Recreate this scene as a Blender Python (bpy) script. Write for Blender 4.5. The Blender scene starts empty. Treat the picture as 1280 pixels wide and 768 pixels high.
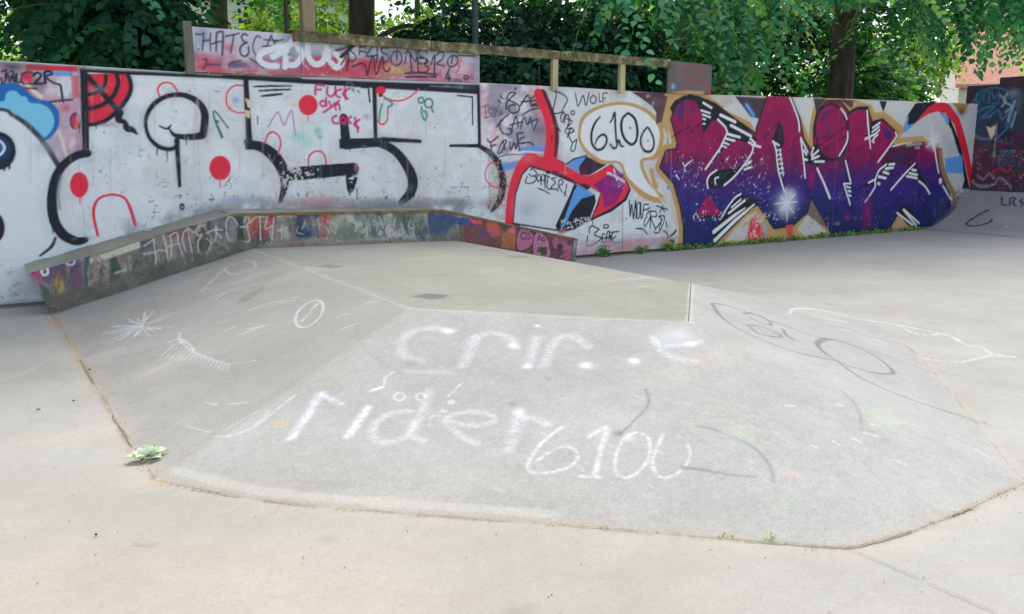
import bpy, math, random
import numpy as np
from mathutils import Vector

# ------------------------------------------------------------------ camera, sky, sun, exposure
SC = bpy.context.scene
COL = SC.collection
FOCAL = 1087.0; PITCH = math.radians(-10.6); YAW = math.radians(32.0)
CAM = np.array([0.0, -10.28, 1.64])
cam_d = bpy.data.cameras.new("camera"); cam = bpy.data.objects.new("camera", cam_d); COL.objects.link(cam)
cam.location = CAM
cam.rotation_euler = (math.pi / 2 + PITCH, 0, -YAW)
cam_d.sensor_width = 36.0; cam_d.lens = 36.0 * FOCAL / 1280.0
cam_d.clip_start = 0.05; cam_d.clip_end = 2000
SC.camera = cam
SUN_AZ = math.radians(38); SUN_EL = math.radians(60)
world = bpy.data.worlds.new("World"); SC.world = world; world.use_nodes = True
wn = world.node_tree.nodes; wl = world.node_tree.links
bg = wn["Background"]
sky = wn.new("ShaderNodeTexSky"); sky.sky_type = 'NISHITA'; sky.sun_disc = False
sky.sun_elevation = SUN_EL; sky.sun_rotation = SUN_AZ; sky.air_density = 1.0; sky.dust_density = 3.0; sky.ozone_density = 1.0
hs = wn.new("ShaderNodeHueSaturation"); hs.inputs['Saturation'].default_value = 0.5
wl.new(sky.outputs[0], hs.inputs['Color']); wl.new(hs.outputs[0], bg.inputs[0])
bg.inputs[1].default_value = 0.15
sun_d = bpy.data.lights.new("sun", 'SUN'); sun_d.energy = 0.85; sun_d.angle = math.radians(24); sun_d.color = (1.0, 0.965, 0.92)
sun = bpy.data.objects.new("sun", sun_d); COL.objects.link(sun)
sdir = Vector((math.sin(SUN_AZ) * math.cos(SUN_EL), math.cos(SUN_AZ) * math.cos(SUN_EL), math.sin(SUN_EL)))
sun.rotation_euler = sdir.to_track_quat('Z', 'Y').to_euler()
sun.location = sdir * 40
SC.view_settings.view_transform = 'Standard'; SC.view_settings.look = 'None'
SC.view_settings.exposure = 1.12; SC.view_settings.gamma = 1.0; SC.view_settings.use_curve_mapping = False
SC.render.engine = 'CYCLES'; SC.cycles.use_denoising = True
SC.cycles.max_bounces = 8; SC.cycles.transparent_max_bounces = 8

# ------------------------------------------------------------------ survey: photograph -> place
cp, sp, cy, sy = math.cos(PITCH), math.sin(PITCH), math.cos(YAW), math.sin(YAW)
FW = np.array([sy * cp, cy * cp, sp]); RT = np.array([cy, -sy, 0.0]); UP = np.cross(RT, FW)
def ray(x, y): return FW * FOCAL + RT * (x - 640.0) - UP * (y - 384.0)
def on_y(x, y, Y=0.0):
    D = ray(x, y); return CAM + D * ((Y - CAM[1]) / D[1])
def on_x(x, y, X):
    D = ray(x, y); return CAM + D * ((X - CAM[0]) / D[0])
def on_z(x, y, Z=0.0):
    D = ray(x, y); return CAM + D * ((Z - CAM[2]) / D[2])

# ------------------------------------------------------------------ object helpers
def props(o, label=None, cat=None, group=None, kind=None):
    if label: o['label'] = label
    if cat: o['category'] = cat
    if group: o['group'] = group
    if kind: o['kind'] = kind
    return o
def empty(name, loc=(0, 0, 0), **k):
    o = bpy.data.objects.new(name, None); o.location = loc; o.empty_display_size = 0.2
    COL.objects.link(o); return props(o, **k)
def link(name, me, mat, parent=None, loc=None, **k):
    o = bpy.data.objects.new(name, me); COL.objects.link(o)
    if mat is not None and len(me.materials) == 0: me.materials.append(mat)
    if parent is not None:
        o.parent = parent
        if loc is None: o.location = [-c for c in parent_base(parent)]   # geometry is written in world coordinates
    if loc is not None: o.location = loc
    return props(o, **k)
def parent_base(p):
    v = np.array(p.location)
    while p.parent is not None:
        p = p.parent; v = v + np.array(p.location)
    return v
def raw_mesh(name, V, F, colors=None, smooth=False):
    me = bpy.data.meshes.new(name)
    V = np.asarray(V, np.float32).reshape(-1, 3)
    if isinstance(F, np.ndarray):
        n = F.shape[1]
        me.vertices.add(len(V)); me.vertices.foreach_set('co', V.ravel())
        me.loops.add(F.size); me.loops.foreach_set('vertex_index', F.astype(np.int32).ravel())
        me.polygons.add(len(F)); me.polygons.foreach_set('loop_start', np.arange(0, F.size, n, dtype=np.int32))
        me.update(calc_edges=True)
    else:
        me.from_pydata(V.tolist(), [], F); me.update()
    if colors is not None:
        a = me.color_attributes.new('paint', 'FLOAT_COLOR', 'POINT')
        c = np.ones((len(V), 4), np.float32); c[:, :3] = colors
        a.data.foreach_set('color', c.ravel())
    if smooth: me.polygons.foreach_set('use_smooth', np.ones(len(me.polygons), bool))
    return me
class MB:
    def __init__(s): s.v = []; s.f = []
    def box(s, c, d, rot=None):
        n = len(s.v); hx, hy, hz = d[0] / 2, d[1] / 2, d[2] / 2
        for x in (-hx, hx):
            for y in (-hy, hy):
                for z in (-hz, hz):
                    p = Vector((x, y, z))
                    if rot is not None: p = rot @ p
                    s.v.append((p.x + c[0], p.y + c[1], p.z + c[2]))
        for q in ((0, 1, 3, 2), (4, 6, 7, 5), (0, 4, 5, 1), (2, 3, 7, 6), (0, 2, 6, 4), (1, 5, 7, 3)):
            s.f.append([n + i for i in q])
    def hexa(s, pts):                      # 8 points ordered bottom ring (4), top ring (4)
        n = len(s.v); s.v += [tuple(p) for p in pts]
        for q in ((3, 2, 1, 0), (4, 5, 6, 7), (0, 1, 5, 4), (1, 2, 6, 5), (2, 3, 7, 6), (3, 0, 4, 7)):
            s.f.append([n + i for i in q])
    def tube(s, pts, rad, sides=8, cap=True, rough=0.0, rng=random):
        pts = [Vector(p) for p in pts]; n0 = len(s.v)
        for i, p in enumerate(pts):
            t = (pts[min(i + 1, len(pts) - 1)] - pts[max(i - 1, 0)]).normalized()
            a = t.orthogonal().normalized() if abs(t.z) > 0.9 else t.cross(Vector((0, 0, 1))).normalized()
            if abs(t.z) > 0.9:
                a = Vector((1, 0, 0)); a = (a - t * a.dot(t)).normalized()
            b = t.cross(a)
            for k in range(sides):
                an = 2 * math.pi * k / sides
                r = rad[i] * (1 + (rng.uniform(-rough, rough) if rough else 0))
                q = p + a * (math.cos(an) * r) + b * (math.sin(an) * r); s.v.append(tuple(q))
        for i in range(len(pts) - 1):
            for k in range(sides):
                k2 = (k + 1) % sides
                s.f.append([n0 + i * sides + k, n0 + i * sides + k2, n0 + (i + 1) * sides + k2, n0 + (i + 1) * sides + k])
        if cap:
            s.f.append([n0 + k for k in range(sides)][::-1]); m = n0 + (len(pts) - 1) * sides
            s.f.append([m + k for k in range(sides)])
    def mesh(s, name, smooth=False): return raw_mesh(name, s.v, s.f, smooth=smooth)

# ------------------------------------------------------------------ procedural materials
def lin(h):
    if not isinstance(h, str): return np.array(h, np.float32)
    c = np.array([int(h[i:i + 2], 16) for i in (0, 2, 4)], float) / 255
    c = np.where(c <= 0.04045, c / 12.92, ((c + 0.055) / 1.055) ** 2.4)
    return np.clip(c * 1.08, 0.008, 0.85).astype(np.float32)
class Mat:
    def __init__(s, name, rough=0.8, spec=0.3):
        s.m = bpy.data.materials.new(name); s.m.use_nodes = True; s.t = s.m.node_tree
        s.b = s.t.nodes['Principled BSDF']; s.b.inputs['Roughness'].default_value = rough
        s.b.inputs['Specular IOR Level'].default_value = spec
        s.co = s.t.nodes.new('ShaderNodeTexCoord')
    def n(s, kind, **k):
        nd = s.t.nodes.new(kind)
        for a, v in k.items():
            if a in nd.inputs.keys(): nd.inputs[a].default_value = v
            else: setattr(nd, a, v)
        return nd
    def l(s, a, b): s.t.links.new(a, b)
    def noise(s, scale, detail=4, rough=0.55, vec=None):
        n = s.n('ShaderNodeTexNoise', Scale=scale, Detail=detail, Roughness=rough)
        s.l(vec if vec is not None else s.co.outputs['Object'], n.inputs['Vector']); return n.outputs['Fac']
    def ramp(s, fac, stops):
        r = s.n('ShaderNodeValToRGB'); e = r.color_ramp.elements
        while len(e) < len(stops): e.new(0.5)
        for x, (p, c) in zip(e, stops):
            x.position = p; x.color = (*(c if not np.isscalar(c) else (c, c, c)), 1)
        s.l(fac, r.inputs[0]); return r.outputs[0]
    def mix(s, fac, a, b, mode='MIX'):
        m = s.n('ShaderNodeMix', data_type='RGBA', blend_type=mode)
        for sock, v in ((m.inputs['Factor'], fac), (m.inputs['A'] if False else m.inputs[6], a), (m.inputs[7], b)):
            if hasattr(v, 'is_linked'): s.l(v, sock)
            elif np.isscalar(v): sock.default_value = v if sock.type == 'VALUE' else (v, v, v, 1)
            else: sock.default_value = (*v, 1)
        return m.outputs[2]
    def bump(s, h, strength=0.3, dist=0.01):
        b = s.n('ShaderNodeBump', Strength=strength, Distance=dist); s.l(h, b.inputs['Height']); s.l(b.outputs[0], s.b.inputs['Normal'])
    def color(s, c):
        if hasattr(c, 'is_linked'): s.l(c, s.b.inputs['Base Color'])
        else: s.b.inputs['Base Color'].default_value = (*lin(c), 1)
        return s
def painted(name, rough, grain=0.10, gs=60, bump=0.15, bs=90, spec=0.3):
    M = Mat(name, rough, spec); at = M.n('ShaderNodeVertexColor', layer_name='paint')
    a = M.ramp(M.noise(gs, 5), [(0.3, 1 - grain), (0.7, 1 + grain)])
    b = M.ramp(M.noise(1.7, 4), [(0.3, 1 - grain * 0.5), (0.7, 1 + grain * 0.5)])
    M.color(M.mix(1.0, M.mix(1.0, at.outputs[0], a, 'MULTIPLY'), b, 'MULTIPLY'))
    M.bump(M.noise(bs, 4), bump, 0.006); return M.m
def concrete(name, speck=0.2, grain=110, bump=0.35):
    M = Mat(name, 0.9, 0.2); at = M.n('ShaderNodeVertexColor', layer_name='paint')
    n1 = M.ramp(M.noise(grain, 2, 0.6), [(0.25, 1 - speck), (0.5, 1.0), (0.75, 1 + speck * 0.8)])
    n4 = M.ramp(M.noise(grain * .38, 3, 0.7), [(0.3, 1 - speck * .45), (0.7, 1 + speck * .4)])
    n2 = M.ramp(M.noise(11, 6, 0.7), [(0.3, 0.955), (0.7, 1.04)])
    n3 = M.ramp(M.noise(0.8, 6, 0.65), [(0.32, (0.92, 0.915, 0.90)), (0.68, (1.05, 1.05, 1.05))])
    c = at.outputs[0]
    for n in (n1, n4, n2, n3): c = M.mix(1.0, c, n, 'MULTIPLY')
    # pits and dark grit
    v = M.n('ShaderNodeTexVoronoi', Scale=42.0); M.l(M.co.outputs['Object'], v.inputs['Vector'])
    g = M.ramp(v.outputs['Distance'], [(0.06, 0.5), (0.13, 1.0)])
    gate = M.ramp(M.noise(2.2, 4), [(0.50, 0.0), (0.62, 1.0)])
    c = M.mix(gate, c, M.mix(1.0, c, g, 'MULTIPLY'))
    # faint rubber scuffs and water stains
    mp = M.n('ShaderNodeMapping'); mp.inputs['Scale'].default_value = (1.0, .22, 1.0); mp.inputs['Rotation'].default_value = (0, 0, .6); M.l(M.co.outputs['Object'], mp.inputs['Vector'])
    sc = M.ramp(M.noise(3.0, 5, .7, mp.outputs[0]), [(0.60, 1.0), (0.70, 0.93)])
    c = M.mix(1.0, c, sc, 'MULTIPLY')
    M.color(c); M.bump(M.noise(grain * 1.2, 4, 0.7), bump, 0.004); return M.m
def plain(name, col, rough=0.8, var=0.2, scale=12, bump=0.2, stretch=None, spec=0.3):
    M = Mat(name, rough, spec); vec = None
    if stretch:
        mp = M.n('ShaderNodeMapping'); mp.inputs['Scale'].default_value = stretch
        M.l(M.co.outputs['Object'], mp.inputs['Vector']); vec = mp.outputs[0]
    c = lin(col); f = M.noise(scale, 6, 0.65, vec)
    M.color(M.ramp(f, [(0.28, tuple(np.clip(c * (1 - var * 1.6), 0, 1))), (0.5, tuple(c)), (0.72, tuple(np.clip(c * (1 + var * 1.4), 0, 1)))]))
    M.bump(M.noise(scale * 2.5, 5, 0.6, vec), bump, 0.012); return M.m

# ------------------------------------------------------------------ paint canvases (metric, laid on the real surfaces)
RS = np.random.RandomState(7)
def vnoise(nv, nu, cell, rs=RS):
    gv, gu = int(nv / cell) + 3, int(nu / cell) + 3
    g = rs.rand(gv, gu).astype(np.float32)
    y = np.arange(nv) / cell; x = np.arange(nu) / cell
    yi = y.astype(int); xi = x.astype(int); fy = (y - yi)[:, None]; fx = (x - xi)[None]
    fy = fy * fy * (3 - 2 * fy); fx = fx * fx * (3 - 2 * fx)
    a = g[yi][:, xi]; b = g[yi][:, xi + 1]; c = g[yi + 1][:, xi]; d = g[yi + 1][:, xi + 1]
    return (a * (1 - fx) + b * fx) * (1 - fy) + (c * (1 - fx) + d * fx) * fy
def pts_of(s): return [tuple(float(q) for q in p.split(',')) for p in s.split()]
def catmull(p, k=6, closed=False):
    if len(p) < 3: return p
    out = []; n = len(p); rng_ = range(n if closed else n - 1)
    for i in rng_:
        if closed: a, b, c, d = p[i - 1], p[i], p[(i + 1) % n], p[(i + 2) % n]
        else: a, b, c, d = p[max(i - 1, 0)], p[i], p[i + 1], p[min(i + 2, n - 1)]
        for j in range(k):
            t = j / k
            out.append(tuple(0.5 * (2 * b[q] + (c[q] - a[q]) * t + (2 * a[q] - 5 * b[q] + 4 * c[q] - d[q]) * t * t + (3 * b[q] - a[q] - 3 * c[q] + d[q]) * t ** 3) for q in range(len(b))))
    if not closed: out.append(tuple(p[-1]))
    return out
class Canvas:
    def __init__(s, u0, u1, v0, v1, res, col, uv):
        s.u0, s.v0, s.res, s.uv = u0, v0, res, uv
        s.nu = int((u1 - u0) / res) + 1; s.nv = int((v1 - v0) / res) + 1
        s.img = np.empty((s.nv, s.nu, 3), np.float32); s.img[:] = lin(col)
        s.U = u0 + res * np.arange(s.nu, dtype=np.float32); s.V = v0 + res * np.arange(s.nv, dtype=np.float32)
        s.fine = 0.5 * vnoise(s.nv, s.nu, 0.025 / res) + 0.3 * vnoise(s.nv, s.nu, 0.012 / res) + 0.2 * vnoise(s.nv, s.nu, 0.07 / res)
        s.mid = 0.55 * vnoise(s.nv, s.nu, 0.16 / res) + 0.3 * vnoise(s.nv, s.nu, 0.07 / res) + 0.15 * vnoise(s.nv, s.nu, 0.03 / res)
        s.big = 0.6 * vnoise(s.nv, s.nu, 0.6 / res) + 0.4 * vnoise(s.nv, s.nu, 0.25 / res)
        s.o = (0, 0, 1); s.wm = 1.0; s.wa = 0.0; s.halo = False; s.faint = None; s.pix = np.clip(vnoise(s.nv, s.nu, 1.7) * 1.9 - .35, 0, 1)
    def Z(s, ox, oy, sc): s.o = (ox, oy, sc)
    def conv(s, pts):
        out = []; m = []
        for p in pts:
            u, v, k = s.uv(s.o[0] + p[0] / s.o[2], s.o[1] + p[1] / s.o[2]); out.append((u, v)); m.append(k / s.o[2])
        return np.array(out, np.float32), np.array(m, np.float32)
    def win(s, lo, hi):
        i0 = max(int((lo[0] - s.u0) / s.res) - 1, 0); i1 = min(int((hi[0] - s.u0) / s.res) + 3, s.nu)
        j0 = max(int((lo[1] - s.v0) / s.res) - 1, 0); j1 = min(int((hi[1] - s.v0) / s.res) + 3, s.nv)
        return (i0, i1, j0, j1) if i1 > i0 and j1 > j0 else None
    def put(s, w, A, col, a, wear):
        i0, i1, j0, j1 = w
        if wear is not None:
            fn = s.fine[j0:j1, i0:i1] * 0.6 + s.mid[j0:j1, i0:i1] * 0.4
            A = A * np.clip((fn - wear) / 0.05, 0, 1)
        A = (A * a)[..., None]
        c = col(s.U[i0:i1][None, :], s.V[j0:j1][:, None], s, w) if callable(col) else lin(col)
        s.img[j0:j1, i0:i1] = s.img[j0:j1, i0:i1] * (1 - A) + c * A
    def S(s, pts, w, col, a=1.0, soft=0.0, sm=True, closed=False, wear=None, grit=0.0):
        if col == s.faint: a = a * .66
        p = pts_of(pts) if isinstance(pts, str) else pts
        ws = list(w) if isinstance(w, (list, tuple)) else [w] * len(p)
        if len(ws) != len(p): ws = list(np.interp(np.linspace(0, 1, len(p)), np.linspace(0, 1, len(ws)), ws))
        q = [(*a_, b_) for a_, b_ in zip(p, ws)]
        if sm: q = catmull(q, 6, closed)
        elif closed: q = q + [q[0]]
        if closed and sm: q = q + [q[0]]
        uv, m = s.conv(q); wz = np.sqrt((np.array([x[2] for x in q]) * s.wm) ** 2 + (s.wa * s.o[2]) ** 2); r = np.maximum(wz * m * 0.5, s.res * 0.55)
        if s.halo and soft == 0 and float(np.mean(wz)) > 4.5 * s.o[2] and a > .9 and wear is None:
            s.halo = False; s.S(pts, [x * 1.9 for x in ws], col, a=.16, soft=.75, sm=sm, closed=closed); s.halo = True
        sf = np.maximum(r * soft * 2, s.res * 0.7); pad = float(r.max() + sf.max()) + s.res
        W = s.win(uv.min(0) - pad, uv.max(0) + pad)
        if W is None: return
        i0, i1, j0, j1 = W; A = np.zeros((j1 - j0, i1 - i0), np.float32)
        for k in range(max(len(uv) - 1, 1)):
            a0, b0 = uv[k], uv[min(k + 1, len(uv) - 1)]; ra, rb = r[k], r[min(k + 1, len(uv) - 1)]
            pd = max(ra, rb) + max(sf[k], sf[min(k + 1, len(uv) - 1)]) + s.res
            w2 = s.win(np.minimum(a0, b0) - pd, np.maximum(a0, b0) + pd)
            if w2 is None: continue
            X = s.U[w2[0]:w2[1]][None, :] - a0[0]; Y = s.V[w2[2]:w2[3]][:, None] - a0[1]
            d = b0 - a0; L = float(d @ d) + 1e-12
            t = np.clip((X * d[0] + Y * d[1]) / L, 0, 1)
            D = np.sqrt((X - t * d[0]) ** 2 + (Y - t * d[1]) ** 2)
            al = np.clip((ra + (rb - ra) * t + sf[k] * 0.5 - D) / sf[k], 0, 1)
            sub = A[w2[2] - j0:w2[3] - j0, w2[0] - i0:w2[1] - i0]; np.maximum(sub, al, out=sub)
        if grit: A = A * (1 - grit + grit * s.pix[j0:j1, i0:i1] * 1.3)
        s.put(W, np.minimum(A, 1), col, a, wear)
    def P(s, pts, col, a=1.0, soft=0.0, sm=False, wear=None, line=None, lw=0):
        p = pts_of(pts) if isinstance(pts, str) else pts
        q = catmull(p, 5, True) if sm else p
        uv, m = s.conv(q); sf = max(float(m.mean()) * soft, s.res * 0.8); pad = sf + s.res
        W = s.win(uv.min(0) - pad, uv.max(0) + pad)
        if W is not None:
            X = s.U[W[0]:W[1]][None, :]; Y = s.V[W[2]:W[3]][:, None]
            ins = np.zeros((Y.shape[0], X.shape[1]), bool); D = np.full(ins.shape, 1e9, np.float32)
            for k in range(len(uv)):
                a0, b0 = uv[k], uv[(k + 1) % len(uv)]; d = b0 - a0; L = float(d @ d) + 1e-12
                c = ((a0[1] > Y) != (b0[1] > Y)); xs = a0[0] + (Y - a0[1]) * d[0] / (d[1] if abs(d[1]) > 1e-9 else 1e-9)
                ins ^= (c & (X < xs))
                t = np.clip(((X - a0[0]) * d[0] + (Y - a0[1]) * d[1]) / L, 0, 1)
                np.minimum(D, (X - a0[0] - t * d[0]) ** 2 + (Y - a0[1] - t * d[1]) ** 2, out=D)
            D = np.sqrt(D) * np.where(ins, 1, -1)
            s.put(W, np.clip(D / sf + 0.5, 0, 1), col, a, wear)
        if line: s.S(p, lw, line, sm=sm, closed=True)
    def E(s, cx, cy, rx, ry, col=None, line=None, lw=0, rot=0, a=1.0, soft=0.0, wear=None):
        c, q = math.cos(rot), math.sin(rot)
        p = [(cx + rx * math.cos(t) * c - ry * math.sin(t) * q, cy + rx * math.cos(t) * q + ry * math.sin(t) * c) for t in np.linspace(0, 2 * math.pi, 28, endpoint=False)]
        if col: s.P(p, col, a=a, soft=soft, wear=wear)
        if line: s.S(p, lw, line, a=a, sm=False, closed=True, soft=0, wear=wear)
    def F(s, cx, cy, rx, ry, col, a=0.6, wear=None):                 # soft spray fog
        p = [(cx + rx * math.cos(t), cy + ry * math.sin(t)) for t in np.linspace(0, 2 * math.pi, 20, endpoint=False)]
        uv, m = s.conv(p); c0 = uv.mean(0); h = (uv.max(0) - uv.min(0)) / 2 + 1e-6
        W = s.win(c0 - h * 1.6, c0 + h * 1.6)
        if W is None: return
        X = (s.U[W[0]:W[1]][None, :] - c0[0]) / h[0]; Y = (s.V[W[2]:W[3]][:, None] - c0[1]) / h[1]
        s.put(W, np.exp(-(X * X + Y * Y) * 1.6) * np.clip(1.5 - (X * X + Y * Y) * .55, 0, 1), col, a, wear)
    def smear(s, pts, cols, a=0.8, thr=0.5, soft=10):                # mottled leftovers of older paint
        for k, c in enumerate(cols):
            sh = np.roll(np.roll(s.mid, 37 * k + 11, 0), 91 * k + 5, 1); bg_ = np.roll(s.big, 57 * k + 23, 1)
            def f(U, V, cv, w, sh=sh, bg_=bg_, c=c):
                m = np.clip((0.5 * sh + 0.5 * bg_)[w[2]:w[3], w[0]:w[1]] * 1.0 - thr, 0, 0.14)[..., None] / 0.14
                return cv.img[w[2]:w[3], w[0]:w[1]] * (1 - m) + lin(c) * m
            s.P(pts, f, a=a, soft=soft)
    def chips(s, pts, col, thr=0.66, a=0.9, soft=25, roll=0):        # small flaked spots
        fn = np.roll(0.75 * s.fine + 0.25 * s.mid, roll, 1)
        def f(U, V, cv, w):
            m = np.clip((fn[w[2]:w[3], w[0]:w[1]] - thr) / 0.03, 0, 1)[..., None]
            return cv.img[w[2]:w[3], w[0]:w[1]] * (1 - m) + lin(col) * m
        s.P(pts, f, a=a, soft=soft)
    def sample(s, u, v):
        x = np.clip((np.asarray(u) - s.u0) / s.res, 0, s.nu - 1.001); y = np.clip((np.asarray(v) - s.v0) / s.res, 0, s.nv - 1.001)
        xi = x.astype(int); yi = y.astype(int); fx = (x - xi)[..., None]; fy = (y - yi)[..., None]
        I = s.img
        return (I[yi, xi] * (1 - fx) + I[yi, xi + 1] * fx) * (1 - fy) + (I[yi + 1, xi] * (1 - fx) + I[yi + 1, xi + 1] * fx) * fy
# single-stroke hand lettering, unit box, y up
GL = {'A': ["0,0 .45,1 .9,0", ".15,.38 .75,.4"], 'B': ["0,0 .05,1 .6,.9 .6,.65 .1,.52", ".1,.52 .75,.4 .7,.05 0,0"], 'C': [".85,.85 .45,1 .05,.6 .1,.15 .5,0 .85,.15"],
 'D': ["0,0 .05,1 .7,.8 .8,.3 .4,.02 0,0"], 'E': [".8,1 .05,1 0,0 .85,.05", "0,.5 .6,.52"], 'F': ["0,0 .05,1 .8,1", "0,.5 .6,.55"], 'H': ["0,0 .05,1", ".75,0 .8,1", "0,.5 .8,.52"],
 'I': [".3,0 .3,1"], 'K': ["0,0 0,1", ".8,1 .05,.45 .8,0"], 'L': ["0,1 0,0 .75,.02"], 'M': ["0,0 .1,1 .45,.3 .8,1 .9,0"], 'N': ["0,0 .05,1 .75,0 .8,1"], 'O': [".45,1 .05,.7 .08,.2 .45,0 .85,.25 .85,.7 .45,1"],
 'P': ["0,0 .05,1 .7,.9 .7,.55 .05,.45"], 'R': ["0,0 .05,1 .65,.92 .65,.6 .1,.48 .8,0"], 'S': [".8,.85 .45,1 .1,.8 .2,.55 .7,.42 .8,.15 .4,0 .02,.15"], 'T': ["-.05,1 .9,1", ".42,1 .4,0"], 'U': ["0,1 .05,.2 .4,0 .75,.2 .8,1"],
 'V': ["0,1 .4,0 .8,1"], 'W': ["0,1 .2,0 .45,.7 .7,0 .95,1"], 'Y': ["0,1 .4,.5 .8,1", ".4,.5 .35,0"], '1': [".1,.75 .4,1 .4,0"], '2': [".05,.8 .4,1 .75,.75 .4,.35 .02,0 .85,.02"], '0': [".4,1 .05,.6 .1,.1 .45,0 .8,.4 .75,.85 .4,1"],
 '.': [".2,.02 .25,.02"], '*': [".4,.95 .4,.45", ".1,.8 .75,.6", ".7,.85 .15,.55"], 'd': [".75,1 .7,0", ".7,.5 .3,.55 .05,.3 .3,.02 .7,.2"], 'y': ["0,.6 .35,.1", ".75,.65 .3,-.35"], 'n': ["0,0 .05,.6", ".05,.45 .45,.62 .7,.4 .7,0"], 'c': [".7,.55 .3,.6 .05,.3 .3,0 .7,.1"], 'o': [".35,.6 .02,.3 .35,0 .7,.3 .35,.6"], 'k': ["0,0 .05,1", ".65,.6 .1,.3 .7,0"], ' ': []}
def text(cv, s, p0, p1, h, col, w, a=1.0, slant=0.0, gap=0.18, wear=None, jit=0.0):
    """write s from p0 to p1 (baseline, zoom pixels), letters h zoom pixels high"""
    n = len(s); dx, dy = (p1[0] - p0[0]) / n, (p1[1] - p0[1]) / n; L = math.hypot(dx, dy)
    for i, ch in enumerate(s):
        j = RS.uniform(-jit, jit, 2) * h
        for st in GL[ch]:
            q = [(p0[0] + dx * (i + x * (1 - gap)) + slant * yv * h + j[0], p0[1] + dy * (i + x * (1 - gap)) - yv * h + j[1]) for x, yv in pts_of(st)]
            cv.S(q, w, col, a=a, wear=wear)
# ------------------------------------------------------------------ paint on the long wall
K = '20242f'; WHT = 'dde4ec'; RED = 'f03048'; GOLD = 'c39c63'; BLUE = '5c9fdd'; MAG = 'c8286e'
def uv_wall(x, y):
    P = on_y(x, y, 0.0); d = (P - CAM) @ FW
    return P[0], P[2], d / FOCAL
W = Canvas(-6.4, 17.7, -0.05, 2.62, 0.0085, WHT, uv_wall)
W.wm = 1.12; W.wa = 1.25; W.halo = True
def PX(x0, y0, x1, y1): return [(x0, y0), (x1, y0), (x1, y1), (x0, y1)]
W.Z(0, 0, 1)
# faint older layers and roller marks under the white
W.smear(PX(-300, 60, 620, 400), ['c8d0da', 'e6e8ea', 'd2d5d8'], a=0.6, thr=0.45, soft=4)
W.smear(PX(600, 90, 1240, 330), ['bfc3c4', 'd8d8d2', 'c5c2bd'], a=0.6, thr=0.45, soft=4)
# ---- far left: old colours, cloud, big round shape
W.Z(0, 60, 4)
W.P("-900,30 405,90 432,540 300,600 230,450 0,310 -500,150", 'a9a6b4')
W.smear("-900,30 405,90 432,540 300,600 230,450 0,310 -500,150", ['d9d6dc', 'b8607a', '8d8aa6', 'dcd8dc', '70707f', 'c9a0b2'], a=0.85, thr=0.47, soft=4)
W.P("-900,40 0,68 405,92 405,112 0,92 -900,60", 'a79c98'); W.P("130,82 385,94 388,120 128,112", 'd0364c', soft=6)
W.F(60, 95, 80, 30, '4a4a5c', 0.95); W.F(180, 95, 50, 18, '55505f', .6)
W.P("205,116 365,120 362,142 205,140", '6a9fdc', soft=4)
W.P("355,140 395,135 400,250 365,255", 'cf7480', soft=10); W.P("110,125 160,125 160,225 120,215", 'd8324f', soft=8)
W.P("285,150 360,165 340,250 290,240", 'd6d7da', soft=10); W.F(260, 215, 45, 30, 'd8d3d8', .8)
W.F(330, 300, 30, 26, 'c25068', .7); W.F(355, 520, 30, 22, 'a06aa0', .6); W.F(270, 480, 40, 30, '9aa0ba', .6)
W.S("130,180 165,215 205,245", 16, 'e2d6c0'); W.S("295,420 318,490 335,555", [8, 14, 10], 'dccfc0')
W.P("-260,190 0,180 60,175 110,190 150,230 190,255 250,270 290,310 298,360 285,410 240,458 205,452 130,385 60,340 0,312 -260,250", '1f6cb4', sm=True)
W.P("-260,300 0,268 22,262 30,230 55,215 85,220 105,242 130,245 150,275 200,280 240,300 265,335 270,375 255,415 210,447 130,380 60,334 0,306 -200,280", '7cc6e8', sm=True)
W.P("-700,420 -300,290 0,305 60,335 130,380 200,450 250,520 292,600 300,760 285,960 200,1150 80,1270 -300,1290 -700,1200", WHT)
W.S("-300,300 0,308 60,335 130,380 200,450 250,520 292,592", [10, 14, 18, 22, 24, 24, 22], '3c4252', soft=.35)
W.F(215, 500, 70, 50, 'a5abb4', .45)
W.E(-12, 515, 80, 86, '1e3a66', line=K, lw=18); W.E(-12, 500, 40, 48, '2a5ea6'); W.S("-5,462 18,485 20,510 2,535", 8, 'dfe8f0')
for x, y in ((8, 600), (22, 612), (35, 590), (47, 604)): W.S([(x, 560), (x, y)], 7, K)
W.E(-30, 900, 55, 78, K); W.S("165,142 185,124 206,140 176,176 222,178", 9, K); W.S("228,176 223,124 252,119 258,132 230,146 270,176 300,186 308,222 312,250", 9, K)
for q in ("5,150 12,180 28,160 30,130", "40,128 48,170 60,140 72,172 78,130", "85,132 84,172 104,170", "110,130 108,170 140,180 222,178", "130,202 182,204", "8,120 30,112 25,150", "50,120 66,118 60,150", "165,125 140,120 118,128", "250,270 320,262 360,260"): W.S(q, 8, '262838', a=.9)
W.E(377, 367, 25, 40, 'd8344c', line='3a3040', lw=5)
W.S("312,250 316,272", 6, '333344')
# ---- white panels with black letters
W.P("414,100 2440,200 2440,1000 1200,900 300,900 285,720 300,610 432,535", WHT, soft=3)
W.smear("434,150 2400,260 2400,900 300,900 285,720", ['ccd2da', 'e4e6e8', 'd3d2d0'], a=.6, thr=.46, soft=6)
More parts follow.
